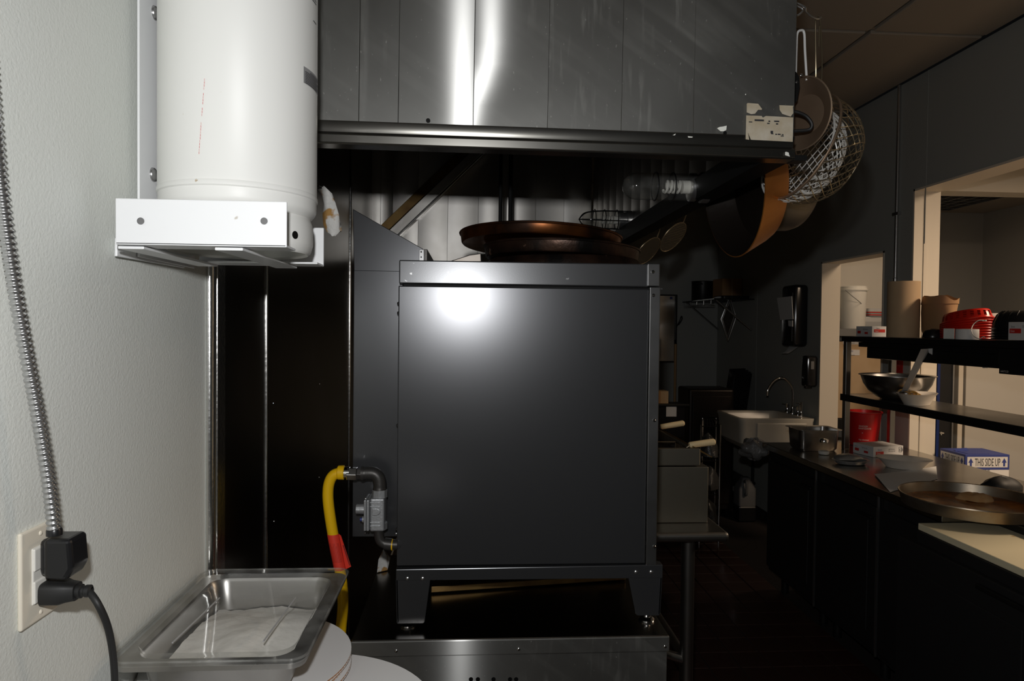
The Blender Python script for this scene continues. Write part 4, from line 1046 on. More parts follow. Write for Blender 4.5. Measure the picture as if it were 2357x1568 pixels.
for y0, y1 in ((1.08, 1.80), (1.82, 2.55)):
    dr = MB().box((1.672, y0, .16), (1.70, y1, .80)).build('door', 'cabinet_black', pt, bevel=.004)
    MB().box((1.667, y0+.12, .26), (1.673, y1-.12, .70)).build('door_panel', 'cabinet_black', dr, bevel=.004)
    MB().box((1.655, y0+.05, .76), (1.672, y0+.3, .775)).build('handle', 'black_metal', dr, bevel=.003)
for x in (1.78, 2.38):
    for y in (1.12, 2.50): MB().tube([(x, y, 0), (x, y, .12)], .025, 12).build('caster_leg', 'black_metal', pt)
c0 = AZ(2113, 1204, .868)
MB().box((c0.x, 1.06, .843), (2.20, c0.y, .868)).build('cutting_board', 'cutting_board', label='long cream cutting board with knife stains at the lower right', cat='cutting board', bevel=.003)
t = thing('black_tray', 'shallow black tray on the back of the cutting board', 'tray', (2.2, 2.3, .869))
loft(MB(), [rounded_rect(1.99, 2.36, 2.12, 2.50, .03, .869), rounded_rect(1.98, 2.37, 2.11, 2.51, .03, .899), rounded_rect(1.985, 2.365, 2.115, 2.505, .03, .899), rounded_rect(1.995, 2.355, 2.125, 2.495, .03, .874)], cap0=True, cap1=True).build('tray_body', 'black_metal', t)
MB().tube([Vector(p) for p in rounded_rect(1.98, 2.37, 2.11, 2.51, .03, .898)], .003, 6, closed=True).build('tray_rim', 'black_metal', t)
# pizza pan with sauce and dough
pc_ = Vector((1.985, 2.575, CZ+.0012))
t = thing('deep_pizza_pan', 'large round steel pan of oily sauce on the prep counter', 'pan', pc_)
MB().lathe(pc_, [(.0005, .003), (.235, .003), (.246, .046), (.252, .048), (.253, .044), (.249, .043), (.24, 0), (.0005, 0)], seg=80).build('pan_wall', 'pizza_pan', t)
MB().lathe(pc_+Vector((0,0,.0085)), [(.0005, .0), (.238, 0)], seg=64).build('sauce', 'sauce', label='thin layer of oily red sauce in the pan', cat='sauce', kind='stuff')
q = AZ(2245, 1147, CZ+.014)
vs = []; fs = []; nu, nv = 22, 7
for j_ in range(nv+1):
    for i in range(nu):
        a = 2*PI*i/nu; r_ = .062*math.sin(PI*j_/nv*.5+.0)*1.0 if j_ < nv else .062
        rad = .064*(j_/nv)**.7*(1+.08*math.sin(3*a+1)+.05*math.sin(5*a))
        vs.append((q.x+rad*math.cos(a)*1.15, q.y+rad*math.sin(a)*.9, q.z+.022*(1-(j_/nv)**3)-.004+.003*math.sin(7*rad*90+2*a)))
for j_ in range(nv):
    for i in range(nu): fs.append((j_*nu+i, j_*nu+(i+1)%nu, (j_+1)*nu+(i+1)%nu, (j_+1)*nu+i))
fs.append(tuple(nv*nu+i for i in range(nu)))
MB().add(vs, fs).build('dough_piece', 'dough', label='single browned lump of dough lying in the saucy pan', cat='dough', ang=70)
# black cloth beyond the pan
def lump(name, c, r, sx_, sy_, sz_, m, label, cat, rough=.25, seed=1, parent=None):
    rnd = random.Random(seed); vs = []; fs = []; nu, nv = 18, 8
    ph = [rnd.uniform(0, 6) for _ in range(6)]
    for j_ in range(nv+1):
        th = PI/2*j_/nv
        for i in range(nu):
            a = 2*PI*i/nu; k_ = 1+rough*(.5*math.sin(3*a+ph[0]+2*th)+.35*math.sin(5*a+ph[1]-3*th)+.3*math.sin(4*th+ph[2]+2*a))
            vs.append((c[0]+r*sx_*math.cos(th)*math.cos(a)*k_, c[1]+r*sy_*math.cos(th)*math.sin(a)*k_, c[2]+r*sz_*math.sin(th)*(1+rough*.4*math.sin(a*2+ph[3]))))
    for j_ in range(nv):
        for i in range(nu): fs.append((j_*nu+i, j_*nu+(i+1)%nu, (j_+1)*nu+(i+1)%nu, (j_+1)*nu+i))
    fs.append(tuple(range(nu))[::-1])
    return MB().add(vs, fs).build(name, m, parent, label=label, cat=cat, ang=50)
q = AZ(2325, 1140, CZ)
lump('oven_mitt', (q.x+.06, q.y+.12, CZ+.001), .085, 1.0, .7, .62, 'black_rubber', 'crumpled black mitt behind the saucy pan', 'mitt', .18, 4)
# parchment sheet
vs = []; fs = []
A0, A1, A2, A3 = AZ(2049, 1134, CZ), AZ(2012, 1094, CZ), AZ(2155, 1075, CZ), AZ(2158, 1104, CZ)
for i in range(9):
    for k in range(9):
        u, v = i/8, k/8; p = (A0*(1-u)+A3*u)*(1-v)+(A1*(1-u)+A2*u)*v
        vs.append(p+Vector((0,0,.002+.006*max(0, math.sin(u*4+v*2.5))*v)))
for i in range(8):
    for k in range(8): a = i*9+k; fs.append((a, a+1, a+10, a+9))
MB().add(vs, fs).build('parchment_sheet', 'paper', label='loose sheet of white parchment between the bowl and the saucy pan', cat='paper', ang=60)
# oval paper bowl on counter
def oval_bowl(name, label, c, rx, ry, h, m, ang=0, cat='bowl', group=None):
    t = thing(name, label, cat, c, group)
    pf = [(.62, 0), (.70, h*.25), (.86, h*.75), (1.0, h), (1.01, h+.001), (.985, h+.0005), (.84, h*.74), (.68, h*.26), (.60, .002), (.0005, .002)]
    MB().lathe(c, [(a, b_) for a, b_ in pf], seg=48, sx=rx, sy=ry).build('bowl_wall', m, t)
    MB().lathe(c, [(.62, 0), (.0005, 0)], seg=48, sx=rx, sy=ry).build('bowl_base', m, t)
    t.rotation_euler = (0, 0, ang); return t
q = AZ(2090, 1082, CZ); oval_bowl('paper_bowl', 'empty oval paper bowl on the prep counter beside the parchment', Vector((q.x+.01, q.y+.05, CZ+.001)), .128, .095, .048, 'paperboat', -.5)
# crimped foil container
q = AZ(1968, 1072, CZ)
t = thing('foil_dish', 'white crimped foil dish lying near the steel pan', 'dish', (q.x, q.y+.04, CZ+.001))
pf = [(.0005, .0), (.062, 0), (.074, .004), (.082, .018), (.094, .020), (.095, .023), (.080, .022), (.070, .008), (.0005, .006)]
MB().lathe(WLOC[t.name], pf, seg=48, sx=1.0, sy=.75).build('dish_body', 'foil', t)
lump('dish_lid', (q.x, q.y+.07, CZ+.022), .075, 1.0, .7, .35, 'foil', None, None, .12, 9, t)
# steel insert pan
q = AZ(1893, 1040, CZ)
ip = thing('insert_pan', 'deep steel insert pan at the far end of the prep counter', 'food pan', (q.x, q.y+.08, CZ+.001))
ix0_, ix1_, iy0_, iy1_ = AZ(1845, 1042, CZ).x+.005, AZ(1945, 1042, CZ).x-.015, q.y-.005, q.y+.17
ihz = AY(1890, 991, iy0_).z
loft(MB(), [rounded_rect(ix0_+.015, ix1_-.015, iy0_+.015, iy1_-.015, .03, CZ+.001), rounded_rect(ix0_+.006, ix1_-.006, iy0_+.006, iy1_-.006, .03, CZ+.015), rounded_rect(ix0_, ix1_, iy0_, iy1_, .03, ihz-.004), rounded_rect(ix0_-.014, ix1_+.014, iy0_-.014, iy1_+.014, .03, ihz),
      rounded_rect(ix0_-.014, ix1_+.014, iy0_-.014, iy1_+.014, .03, ihz+.002), rounded_rect(ix0_+.002, ix1_-.002, iy0_+.002, iy1_-.002, .03, ihz-.002), rounded_rect(ix0_+.01, ix1_-.01, iy0_+.01, iy1_-.01, .03, CZ+.016)], cap0=True, cap1=True).build('pan_body', 'steel_pan', ip)
# salt shaker
q = AZ(1894, 1046, CZ); q.y -= .01
sh = thing('salt_shaker', 'small glass salt shaker in front of the insert pan', 'shaker', (q.x, q.y, CZ+.001))
MB().lathe((q.x, q.y, CZ+.001), [(.0005, 0), (.026, 0), (.030, .006), (.031, .03), (.026, .055), (.023, .066), (.023, .072)], seg=32).build('glass_jar', 'clear_glass', sh)
MB().lathe((q.x, q.y, CZ+.003), [(.0005, 0), (.025, 0), (.029, .006), (.029, .017), (.02, .020), (.0005, .020)], seg=28).build('salt', 'flour', sh)
MB().lathe((q.x, q.y, CZ+.070), [(.025, 0), (.025, .012), (.022, .018), (.012, .021), (.0005, .022)], seg=28).build('shaker_cap', 'chrome', sh)
# printed boxes
def carton(name, label, c, dx, dy, h, rz, m='box_white', group=None):
    t = thing(name, label, 'box', c, group)
    MB().box((c[0]-dx/2, c[1]-dy/2, c[2]), (c[0]+dx/2, c[1]+dy/2, c[2]+h)).build('carton', m, t, bevel=.001)
    t.rotation_euler = (0, 0, rz); return t
def front_print(t, c, dx, dy, h, items, face='-y'):
    """items: (kind, u, v, w, hgt, text, material) in 0..1 of the face"""
    if face == '-y': o = Vector((c[0]-dx/2, c[1]-dy/2, c[2])); rt = Vector((1,0,0)); wd = dx
    else: o = Vector((c[0]-dx/2, c[1]+dy/2, c[2])); rt = Vector((0,-1,0)); wd = dy
    for kind_, u, v, w_, h_, tx, mm in items:
        if kind_ == 'bar':
            b = MB(); decal(b, o+rt*(wd*(u+w_/2))+Vector((0,0,h*(v+h_/2))), rt, (0,0,1), wd*w_, h*h_); b.build('printed_bar', mm, t, smooth=False)
        else:
            b = text_mb(tx, h*h_, o+rt*(wd*u)+Vector((0,0,h*v)), rt, (0,0,1), xs=w_, off=.0016); b.build('printed_text', mm, t, smooth=False)
def sysco(t, c, dx, dy, h, extra=True):
    front_print(t, c, dx, dy, h, [('bar', .08, .22, .26, .30, '', 'ink_red2'), ('t', .11, .29, .7, .22, 'Classic', 'ink_white'), ('t', .14, .62, .8, .26, 'Sysco', 'box_blue'),
        ('t', .50, .66, .6, .17, 'High Performance', 'ink'), ('t', .50, .48, .6, .17, 'Film w/ easy cutter', 'ink')] if extra else [('bar', .1, .42, .55, .3, '', 'ink_red2'), ('t', .14, .48, .7, .2, 'Classic', 'ink_white'), ('t', .2, .76, .8, .2, 'Sysco', 'ink')])
    front_print(t, c, dx, dy, h, [('bar', .10, .3, .2, .26, '', 'ink_red2'), ('bar', .55, .25, .2, .2, '', 'ink_red2'), ('t', .1, .66, .7, .2, 'Sysco', 'box_blue'), ('t', .45, .66, .6, .16, 'High Performance', 'ink')], face='-x')
mat('ink_red2', (0.55, 0.02, 0.012), 0.5)
q = AZ(1999, 1053, CZ)
c = (q.x+.105, q.y+.085, CZ+.001)
dx_, dy_, h_ = .20, .15, .058
t = carton('film_box', 'white and red film carton under the red bucket on the counter', c, dx_, dy_, h_, .20); sysco(t, c, dx_, dy_, h_)
front_print(t, c, dx_, dy_, h_, [('bar', .855, .40, .10, .02, '', 'ink'), ('bar', .855, .86, .10, .02, '', 'ink'), ('bar', .855, .40, .008, .48, '', 'ink'), ('bar', .947, .40, .008, .48, '', 'ink'), ('t', .87, .50, .9, .36, 'CB', 'ink')])
# red bucket
bc = Vector((2.39, 4.0, CZ+.001))
rb = thing('red_bucket', 'red plastic bucket with white lettering behind the shelf post', 'bucket', bc)
MB().lathe(bc, [(.0005, .0), (.072, 0), (.076, .004), (.096, .195), (.103, .200), (.103, .206), (.094, .207), (.074, .006), (.0005, .005)], seg=48).build('bucket_wall', 'red_bucket', rb)
def bucket_text(tx, sz, a0, z, m='ink_white'):
    cu = text_mb(tx, sz, (0,0,0), (1,0,0), (0,1,0), xs=.8, off=0)
    r0 = .0765+.0195*(z-bc.z)/.19+.0012
    vs = []
    for v in cu.v:
        a = a0+v.x/r0; vs.append((bc.x+r0*math.cos(a), bc.y+r0*math.sin(a), z+v.y))
    return MB().add(vs, cu.f).build('bucket_lettering', m, rb, smooth=False)
ac = math.atan2(-bc.y, -bc.x)
bucket_text('SANITIZER', .013, ac-.28, bc.z+.120); bucket_text('SANITIZANTE', .014, ac-.30, bc.z+.106); bucket_text('=', .016, ac-.10, bc.z+.078); bucket_text('Kay chemical', .013, ac-.30, bc.z+.038)

# ================================================================== SHELF OVER THE COUNTER
SXF, SXB, SY0, SY1 = 2.185, 2.50, 2.35, 3.90
STZ, SMZ = 1.562, 1.222
shf = thing('overshelf', 'black two-tier shelf on steel posts above the prep counter', 'shelf', (2.33, 3.1, CZ))
MB().box((SXF, SY0, STZ-.03), (SXB, SY1, STZ)).build('top_shelf', 'black_metal', shf, bevel=.002)
b = MB().box((SXF, SY0, SMZ-.012), (SXB, SY1, SMZ)).build('lower_shelf', 'counter_steel', shf, bevel=.001)
MB().box((SXF-.002, SY0, SMZ-.038), (SXF+.012, SY1, SMZ+.001)).build('shelf_lip', 'black_metal', shf, bevel=.002)
MB().box((SXF-.001, SY1-.012, SMZ-.038), (SXB, SY1, SMZ+.0008)).build('shelf_lip', 'black_metal', shf, bevel=.002)
MB().box((SXB-.012, SY0, SMZ-.038), (SXB, SY1, SMZ-.001)).build('shelf_lip', 'black_metal', shf, bevel=.002)
for x in (SXF+.02, SXB-.02):
    for y in (SY0+.03, SY1-.03):
        MB().box((x-.016, y-.016, CZ), (x+.016, y+.016, STZ-.03)).build('post', 'steel', shf, bevel=.003)
b = MB(); b.box((SXF+.004, 2.66, 1.458), (SXF+.09, 3.66, 1.531)); hs = thing('heat_strip', 'black strip food warmer hung beneath the top shelf', 'food warmer', (SXF+.05, 3.1, 1.45))
MB().box((SXF+.010, 2.70, 1.505), (SXF+.10, 3.74, 1.531)).build('mount_rail', 'black_metal', hs, bevel=.002)
MB().box((SXF+.012, 2.70, 1.445), (SXF+.10, 3.66, 1.505)).build('reflector', 'black_metal', hs, bevel=.003)
MB().box((SXF+.004, 2.50, 1.425), (SXF+.09, 2.70, 1.53)).build('control_box', 'black_plastic', hs, bevel=.002)
for y, z, l_ in ((2.702, 1.49, .03),): MB().box((SXF+.003, y, 1.465), (SXF+.005, y+.002, 1.515)).build('box_edge', 'chrome', hs)
text_mb('HATCO', .012, (SXF+.004, 2.69, 1.432), (0,-1,0), (0,0,1)).build('maker_text', 'ink_white', hs, smooth=False)
MB().box((SXF+.02, 2.80, 1.441), (SXF+.035, 2.812, 1.445)).build('indicator', 'flake', hs)

ZS = STZ+.0008
def on_shelf(px, X, dz=0): p = AX(px, 770, X); return Vector((X, p.y, ZS+dz))
q = on_shelf(2078, 2.29)
t = thing('cardboard_tube', 'tall brown cardboard tube standing on the top shelf', 'tube', q)
MB().lathe(q, [(.0765, 0), (.0775, 0), (.0775, .295), (.0735, .295), (.0735, 0)], seg=48, closed=False).build('tube_wall', 'cardboard', t)
q = on_shelf(2012, 2.27); c = (q.x+.01, q.y+.02, ZS); t = carton('glove_box', 'white and red carton at the far end of the top shelf', c, .125, .13, .058, .12); sysco(t, c, .125, .13, .058, False)
# kraft bag
q = on_shelf(2160, 2.40)
t = thing('kraft_bag', 'open brown kraft paper bag behind the tube on the top shelf', 'bag', q)
vs = []; n = 28
for k, (z, s) in enumerate(((0, .86), (.045, .95), (.13, 1.02), (.172, 1.05), (.205, 1.04))):
    for i in range(n):
        a = 2*PI*i/n; w_ = .085*s*(1+.05*math.sin(3*a+k))
        vs.append(q+Vector((math.cos(a)*w_*.7, math.sin(a)*w_*1.2, z+(.012*math.sin(2*a+1)+.006*math.sin(5*a) if k == 4 else 0))))
fs = [(k*n+i, k*n+(i+1)%n, (k+1)*n+(i+1)%n, (k+1)*n+i) for k in range(4) for i in range(n)]
MB().add(vs, fs).build('bag_wall', 'kraft', t, ang=60)
vs2 = [v+Vector((math.cos(2*PI*(i % n)/n)*.003, math.sin(2*PI*(i % n)/n)*.004, .001)) for i, v in enumerate(vs) if i >= 3*n]
MB().add(vs2, [(i, (i+1)%n, n+(i+1)%n, n+i) for i in range(n)]).build('folded_cuff', 'kraft', t, ang=60)
MB().add(vs[:n], [tuple(range(n))]).build('bag_base', 'kraft', t)
# red oval baskets, nested upside down
q = on_shelf(2225, 2.33)
def red_basket(c, label, tilt=0.0):
    t = thing('red_basket', label, 'basket', c, 'red oval baskets on the top shelf')
    rx, ry, h = .085, .132, .046
    g = MB(); n = 44; lv = [(0, 1.0), (.012, .975), (.024, .95), (.036, .92), (.046, .86)]
    vs = [(c[0]+math.cos(2*PI*i/n)*rx*s, c[1]+math.sin(2*PI*i/n)*ry*s, c[2]+z) for z, s in lv for i in range(n)]
    fs = []
    for k in range(4):
        for i in range(n):
            if k in (1, 2) and i % 2 == 0: continue
            fs.append((k*n+i, k*n+(i+1)%n, (k+1)*n+(i+1)%n, (k+1)*n+i))
    fs.append(tuple(4*n+i for i in range(n)))
    g.add(vs, fs).build('basket_wall', 'red_plastic', t, ang=50)
    MB().tube([(c[0]+math.cos(2*PI*i/n)*(rx+.004), c[1]+math.sin(2*PI*i/n)*(ry+.004), c[2]+.002) for i in range(n)], .0032, 6, closed=True).build('basket_rim', 'red_plastic', t)
    t.rotation_euler = (tilt, 0, 0)
    return t
names = ['lowest', 'second', 'third', 'fourth', 'fifth', 'sixth', 'seventh', 'eighth', 'topmost']
for k in range(9):
    red_basket(q+Vector((0, 0, .003+k*.0095)), ('%s red oval basket from the bottom of the stack on the top shelf' % names[k]) if k not in (0, 8) else '%s red oval basket of the stack on the top shelf' % names[k], tilt=-.02*k if k < 8 else -.16)
# black bowls upside down
q = on_shelf(2366, 2.33)
for k in range(5):
    t = thing('black_bowl', ('lowest', 'second from the bottom', 'middle', 'second from the top', 'topmost')[k]+' black bowl stacked at the right end of the top shelf', 'bowl', q+Vector((0,0,.002+k*.011)), 'black bowls on the top shelf')
    c = WLOC[t.name]
    MB().lathe(c, [(.128, 0), (.130, .004), (.126, .006), (.122, .03), (.108, .062), (.085, .078), (.0005, .079), (.0005, .077), (.083, .075), (.105, .060), (.119, .029), (.122, .002)], seg=44).build('bowl_wall', 'black_plastic', t)
    for i in range(0, 24): 
        if k < 4: break
        a = 2*PI*i/24; MB().tube([c+Vector((math.cos(a)*r_, math.sin(a)*r_, z)) for r_, z in ((.1235, .02), (.122, .032), (.1085, .063), (.088, .078))], .0016, 5).build('rib', 'black_plastic', t)
q = on_shelf(2283, 2.44)
t = thing('grey_bowl', 'upturned pale grey bowl between the red baskets and black bowls', 'bowl', q)
MB().lathe(q, [(.10, 0), (.102, .004), (.098, .06), (.09, .10), (.07, .118), (.0005, .12)], seg=40).build('bowl_wall', 'grey_plastic', t)
MB().lathe(q, [(.101, .06), (.0985, .075), (.091, .103), (.071, .1205)], seg=40).build('pale_band', 'white_plastic', t)
q = on_shelf(2147, 2.25); t = thing('small_black_bowl', 'small upturned black bowl beside the kraft bag', 'bowl', q)
MB().lathe(q, [(.045, 0), (.046, .003), (.044, .018), (.036, .036), (.022, .046), (.0005, .048)], seg=32).build('bowl_wall', 'black_plastic', t)
MB().lathe(q, [(.046, .0), (.049, .002), (.046, .004)], seg=32).build('rim', 'black_plastic', t)
q = on_shelf(2226, 2.215); t = thing('paper_roll', 'short white paper roll on the front of the top shelf', 'roll', q)
MB().lathe(q, [(.022, 0), (.045, 0), (.045, .046), (.022, .046), (.022, 0)], seg=36).build('roll', 'box_white', t)
MB().lathe(q, [(.018, 0), (.022, 0), (.022, .047), (.018, .047), (.018, 0)], seg=24).build('core', 'cardboard', t)
q = on_shelf(2184, 2.21); b = MB(); c = Vector(q); b.obox(c+Vector((0,0,.024)), (.004, .003, 0), (-.012, .055, 0), (0, 0, .048)); b.build('price_card', 'flake', label='folded white card standing left of the paper roll', cat='card', bevel=.001)
q = on_shelf(2378, 2.205); c = (q.x+.02, q.y-.02, ZS+.003); t = carton('deli_box', 'grey white carton with a red bar at the right end of the shelf', c, .08, .24, .072, 0)
front_print(t, c, .08, .24, .072, [('bar', .03, .38, .24, .26, '', 'ink_red2'), ('t', .05, .45, .7, .16, 'Classic', 'ink_white'), ('t', .06, .70, .8, .16, 'Sysco', 'ink'), ('t', .30, .70, .8, .18, 'Deli', 'ink')], face='-x')
a = on_shelf(2262, 2.30); 
t = thing('charger_cable', 'thin white charger cable looping on the top shelf', 'cable', a)
MB().tube(catmull([AX(2266, 738, 2.26), AX(2252, 738, 2.24), AX(2240, 748, 2.22), AX(2236, 762, 2.20), AX(2243, 775, 2.195), AX(2255, 780, 2.195), AX(2264, 775, 2.20), AX(2268, 779, 2.21)], 6), .0018, 8).build('wire', 'white_plastic', t)
MB().tube([AX(2262, 738, 2.26), AX(2270, 738, 2.262)], .0035, 10).build('connector', 'white_plastic', t)
# lower shelf: mixing bowl, spoon, paper boat with food
q = AX(2064, 900, 2.335); mb_ = Vector((2.335, q.y, SMZ+.0008))
t = thing('mixing_bowl', 'wide stainless mixing bowl on the lower shelf', 'bowl', mb_)
MB().lathe(mb_, [(.0005, .0), (.07, 0), (.10, .012), (.14, .045), (.165, .085), (.178, .128), (.190, .133), (.190, .130), (.180, .1275), (.1665, .085), (.1415, .0455), (.101, .0135), (.07, .0015), (.0005, .0015)], seg=64).build('bowl_wall', 'steel_pan', t)
s0, s1 = AX(2086, 900, 2.25), AX(2133, 803, 2.165)
t = thing('serving_spoon', 'grey steel serving spoon leaning in the mixing bowl', 'spoon', s0)
d = (s1-s0); w_ = Vector((.75, -.65, .1)).normalized()
b = MB(); b.prism([s0-w_*.022, s0+w_*.004, s1+w_*.006, s1-w_*.024], (0, -.002, 0)); b.build('handle_face', 'grey_plastic', t)
b = MB(); b.prism([s0+w_*.004, s0+w_*.014+Vector((0,.012,0)), s1+w_*.02+Vector((0,.012,0)), s1+w_*.006], (0, -.002, 0)); b.build('handle_side', 'grey_plastic', t)
MB().prism([s1+w_*.006, s1+w_*.024, s1+w_*.024-Vector((0,0,.03)), s1+w_*.010-Vector((0,0,.02))], (0, .004, 0)).build('hook_end', 'grey_plastic', t)
MB().sphere(s0-Vector((0,0,.012)), .034, sz=.4).build('spoon_bowl', 'steel', t)
q = AX(2108, 930, 2.27); pb = Vector((2.275, q.y, SMZ+.0008))
oval_bowl('paper_boat', 'white paper bowl of fried scraps on the lower shelf', pb, .085, .135, .058, 'paperboat', -.95)
for k in range(7):
    a = k*.9; c = pb+Vector((.03*math.cos(a)-.012, .045*math.sin(a)+.02, .032+.006*(k % 3)))
    lb_ = ('curled fried scrap in the paper bowl on the lower shelf')
    o = MB().tube(catmull([c, c+Vector((.012, .014, .012)), c+Vector((.0, .034, .020)), c+Vector((-.015, .04, .012))], 4), [.003+.004*math.sin(PI*i/12) for i in range(13)], 7)
    o.build('fried_scrap', 'food', label=lb_, cat='food', group='fried scraps in the paper bowl')

# ================================================================== SINK CORNER
# hand sink on the right wall
SZ = .93
s00 = AZ(1704, 964, SZ); s10 = AZ(1652, 945, SZ)
kx0, kx1, ky0, ky1 = s00.x, WR-.001, s00.y, s00.y+.52
snk = thing('hand_sink', 'cream enamel hand sink on the right wall beyond the counter', 'sink', ((kx0+kx1)/2, (ky0+ky1)/2, SZ-.20))
loft(MB(), [rounded_rect(kx0+.06, kx1-.001, ky0+.06, ky1-.06, .05, SZ-.235), rounded_rect(kx0+.02, kx1-.001, ky0+.015, ky1-.02, .05, SZ-.19), rounded_rect(kx0+.008, kx1-.001, ky0+.008, ky1-.008, .05, SZ-.03), rounded_rect(kx0, kx1, ky0, ky1, .05, SZ-.012), rounded_rect(kx0, kx1, ky0, ky1, .05, SZ),
      rounded_rect(kx0+.025, kx1-.09, ky0+.025, ky1-.025, .05, SZ), rounded_rect(kx0+.035, kx1-.10, ky0+.035, ky1-.035, .06, SZ-.02), rounded_rect(kx0+.06, kx1-.12, ky0+.06, ky1-.06, .06, SZ-.16)], cap0=True, cap1=True).build('basin', 'porcelain', snk)
MB().box((kx0+.13, ky0-.004, SZ-.185), (kx1-.08, ky0+.004, SZ-.035)).build('apron_panel', 'porcelain', snk, bevel=.004)
MB().box((kx0+.10, ky0-.003, SZ-.205), (kx1-.06, ky0+.006, SZ-.19)).build('rust_edge', 'grease', snk)
MB().lathe(((kx0+kx1-.06)/2, (ky0+ky1)/2, SZ-.159), [(.0005, .001), (.025, .001), (.027, 0)], seg=20).build('drain', 'chrome', snk)
fb = Vector((WR-.055, ky0+.28, SZ))
fc = thing('gooseneck_faucet', 'chrome gooseneck faucet with lever handles on the hand sink', 'faucet', fb)
p = AX(1815, 948, fb.x)
sp_ = catmull([fb, fb+Vector((0,0,.17)), fb+Vector((-.02,0,.235)), fb+Vector((-.08,0,.285)), fb+Vector((-.15,0,.265)), fb+Vector((-.20,0,.20)), fb+Vector((-.208,0,.145))], 8)
MB().tube(sp_, .0085, 12).build('spout', 'chrome', fc)
MB().lathe(fb, [(.0005, 0), (.022, 0), (.022, .012), (.012, .03), (.011, .06)], seg=20).build('spout_base', 'chrome', fc)
for dy in (-.09, .09, -.14):
    c = fb+Vector((0, dy, 0)); hgt = .075 if dy != -.14 else .11
    MB().lathe(c, [(.0005, 0), (.018, 0), (.018, .01), (.010, .025), (.012, .05), (.014, hgt), (.0005, hgt+.004)], seg=18).build('handle_body', 'chrome', fc)
    MB().tube([c+Vector((0,0,hgt-.01)), c+Vector((-.045, -.01, hgt))], .005, 8).build('lever', 'chrome', fc)
# paper towel dispenser
PD = .12
y0, y1 = AX(1862, 730, WR).y, AX(1797, 730, WR-PD).y
zt, zb = AX(1830, 657, WR-.06).z, AX(1830, 798, WR-.06).z
td = thing('towel_dispenser', 'tall black paper towel dispenser on the right wall', 'dispenser', (WR-.06, (y0+y1)/2, zb))
MB().box((WR-PD, y0, zb), (WR-.0005, y1, zt)).build('housing', 'smoke_plastic', td, bevel=.03, bseg=5)
MB().box((WR-PD-.004, y0+.02, zb+.04), (WR-PD+.004, y0+.03, zt-.06)).build('front_rib', 'smoke_plastic', td, bevel=.003)
MB().prism([AX(1788, 686, WR-PD-.012), AX(1822, 682, WR-PD-.012), AX(1825, 735, WR-PD-.012), AX(1796, 737, WR-PD-.012)], (.004, 0, 0)).build('paper_notice', 'towel_paper', td)
MB().prism([AX(1814, 738, WR-PD-.006), AX(1824, 738, WR-PD-.006), AX(1824, 752, WR-PD-.006), AX(1815, 751, WR-PD-.006)], (.004, 0, 0)).build('notice_scrap', 'towel_paper', td)
b = MB(); w0 = Vector((WR-.07, (y0+y1)/2, zb)); b.add([w0+Vector(v) for v in ((0,-.09,0),(0,.06,0),(-.02,.05,-.025),(-.02,-.05,-.03),(-.045,-.02,-.055),(-.04,.05,-.045),(-.05,.10,-.06))], [(0,1,2,3),(3,2,5,4),(5,6,4)]); b.build('paper_tail', 'towel_paper', td, smooth=False)
# soap dispenser
PD = .09
y0, y1 = AX(1884, 855, WR).y, AX(1843, 855, WR-PD).y
zt, zb = AX(1863, 819, WR-.05).z, AX(1863, 891, WR-.05).z
sd = thing('soap_dispenser', 'small black soap dispenser on the wall above the sink', 'dispenser', (WR-.05, (y0+y1)/2, zb))
MB().box((WR-PD, y0, zb), (WR-.0005, y1, zt)).build('housing', 'smoke_plastic', sd, bevel=.022, bseg=5)
MB().box((WR-.06, y0-.003, zt-.10), (WR-.035, y0+.003, zt-.04)).build('sight_window', 'ink_grey', sd, bevel=.002)
MB().box((WR-.08, y0+.03, zb-.012), (WR-.03, y1-.03, zb+.004)).build('push_bar', 'black_plastic', sd, bevel=.004)
# corner wall shelf with pot, box and brackets
zw = AX(1735, 682, WR-.2).z
wy0, wy1 = 6.12, YB-.002
wx = 2.22
wsf = thing('corner_wall_shelf', 'dark wall shelf with wire rail and brackets in the far corner', 'shelf', (2.4, 6.6, zw-.02))
MB().box((wx, wy0, zw-.012), (WR-.001, wy1, zw)).build('board', 'black_metal', wsf, bevel=.002)
for k in range(5):
    z = zw-.05
    MB().tube([(wx+.01, wy0+.1+k*.2, zw-.012), (wx+.01, wy0+.1+k*.2, z)], .004, 6).build('rail_post', 'zinc', wsf)
for dz in (-.05, -.065): MB().tube([(wx+.01, wy0+.02, zw+dz), (wx+.01, wy1-.02, zw+dz)], .004, 6).build('rail_wire', 'zinc', wsf)
for y in (wy0+.03, wy1-.06): MB().tube([(wx+.03, y, zw-.014), (WR-.012, y, zw-.29)], .010, 8).build('bracket', 'zinc', wsf)
q = Vector((wx+.12, 6.78, zw+.001))
t = thing('black_stock_pot', 'black pot standing on the corner wall shelf', 'pot', q)
MB().lathe(q, [(.0005, 0), (.105, 0), (.11, .01), (.11, .19), (.115, .195), (.107, .195), (.104, .012), (.0005, .01)], seg=36).build('pot_wall', 'black_metal', t)
MB().tube(catmull([q+Vector((-.10,-.05,.16)), q+Vector((-.13,-.09,.165)), q+Vector((-.06,-.13,.165)), q+Vector((-.04,-.10,.16))], 5), .005, 8).build('handle', 'black_metal', t)
t = carton('brown_carton', 'dull brown carton beside the pot on the corner shelf', (2.485, 6.50, zw+.001), .20, .20, .20, .1, 'kraft')
MB().box((2.48, 6.398, zw+.001), (2.49, 6.602, zw+.202)).build('tape', 'cardboard', t)
R_t = [rounded_rect(2.30, 2.56, 6.13, 6.36, .03, zw+z) for z in (.001, .022)]
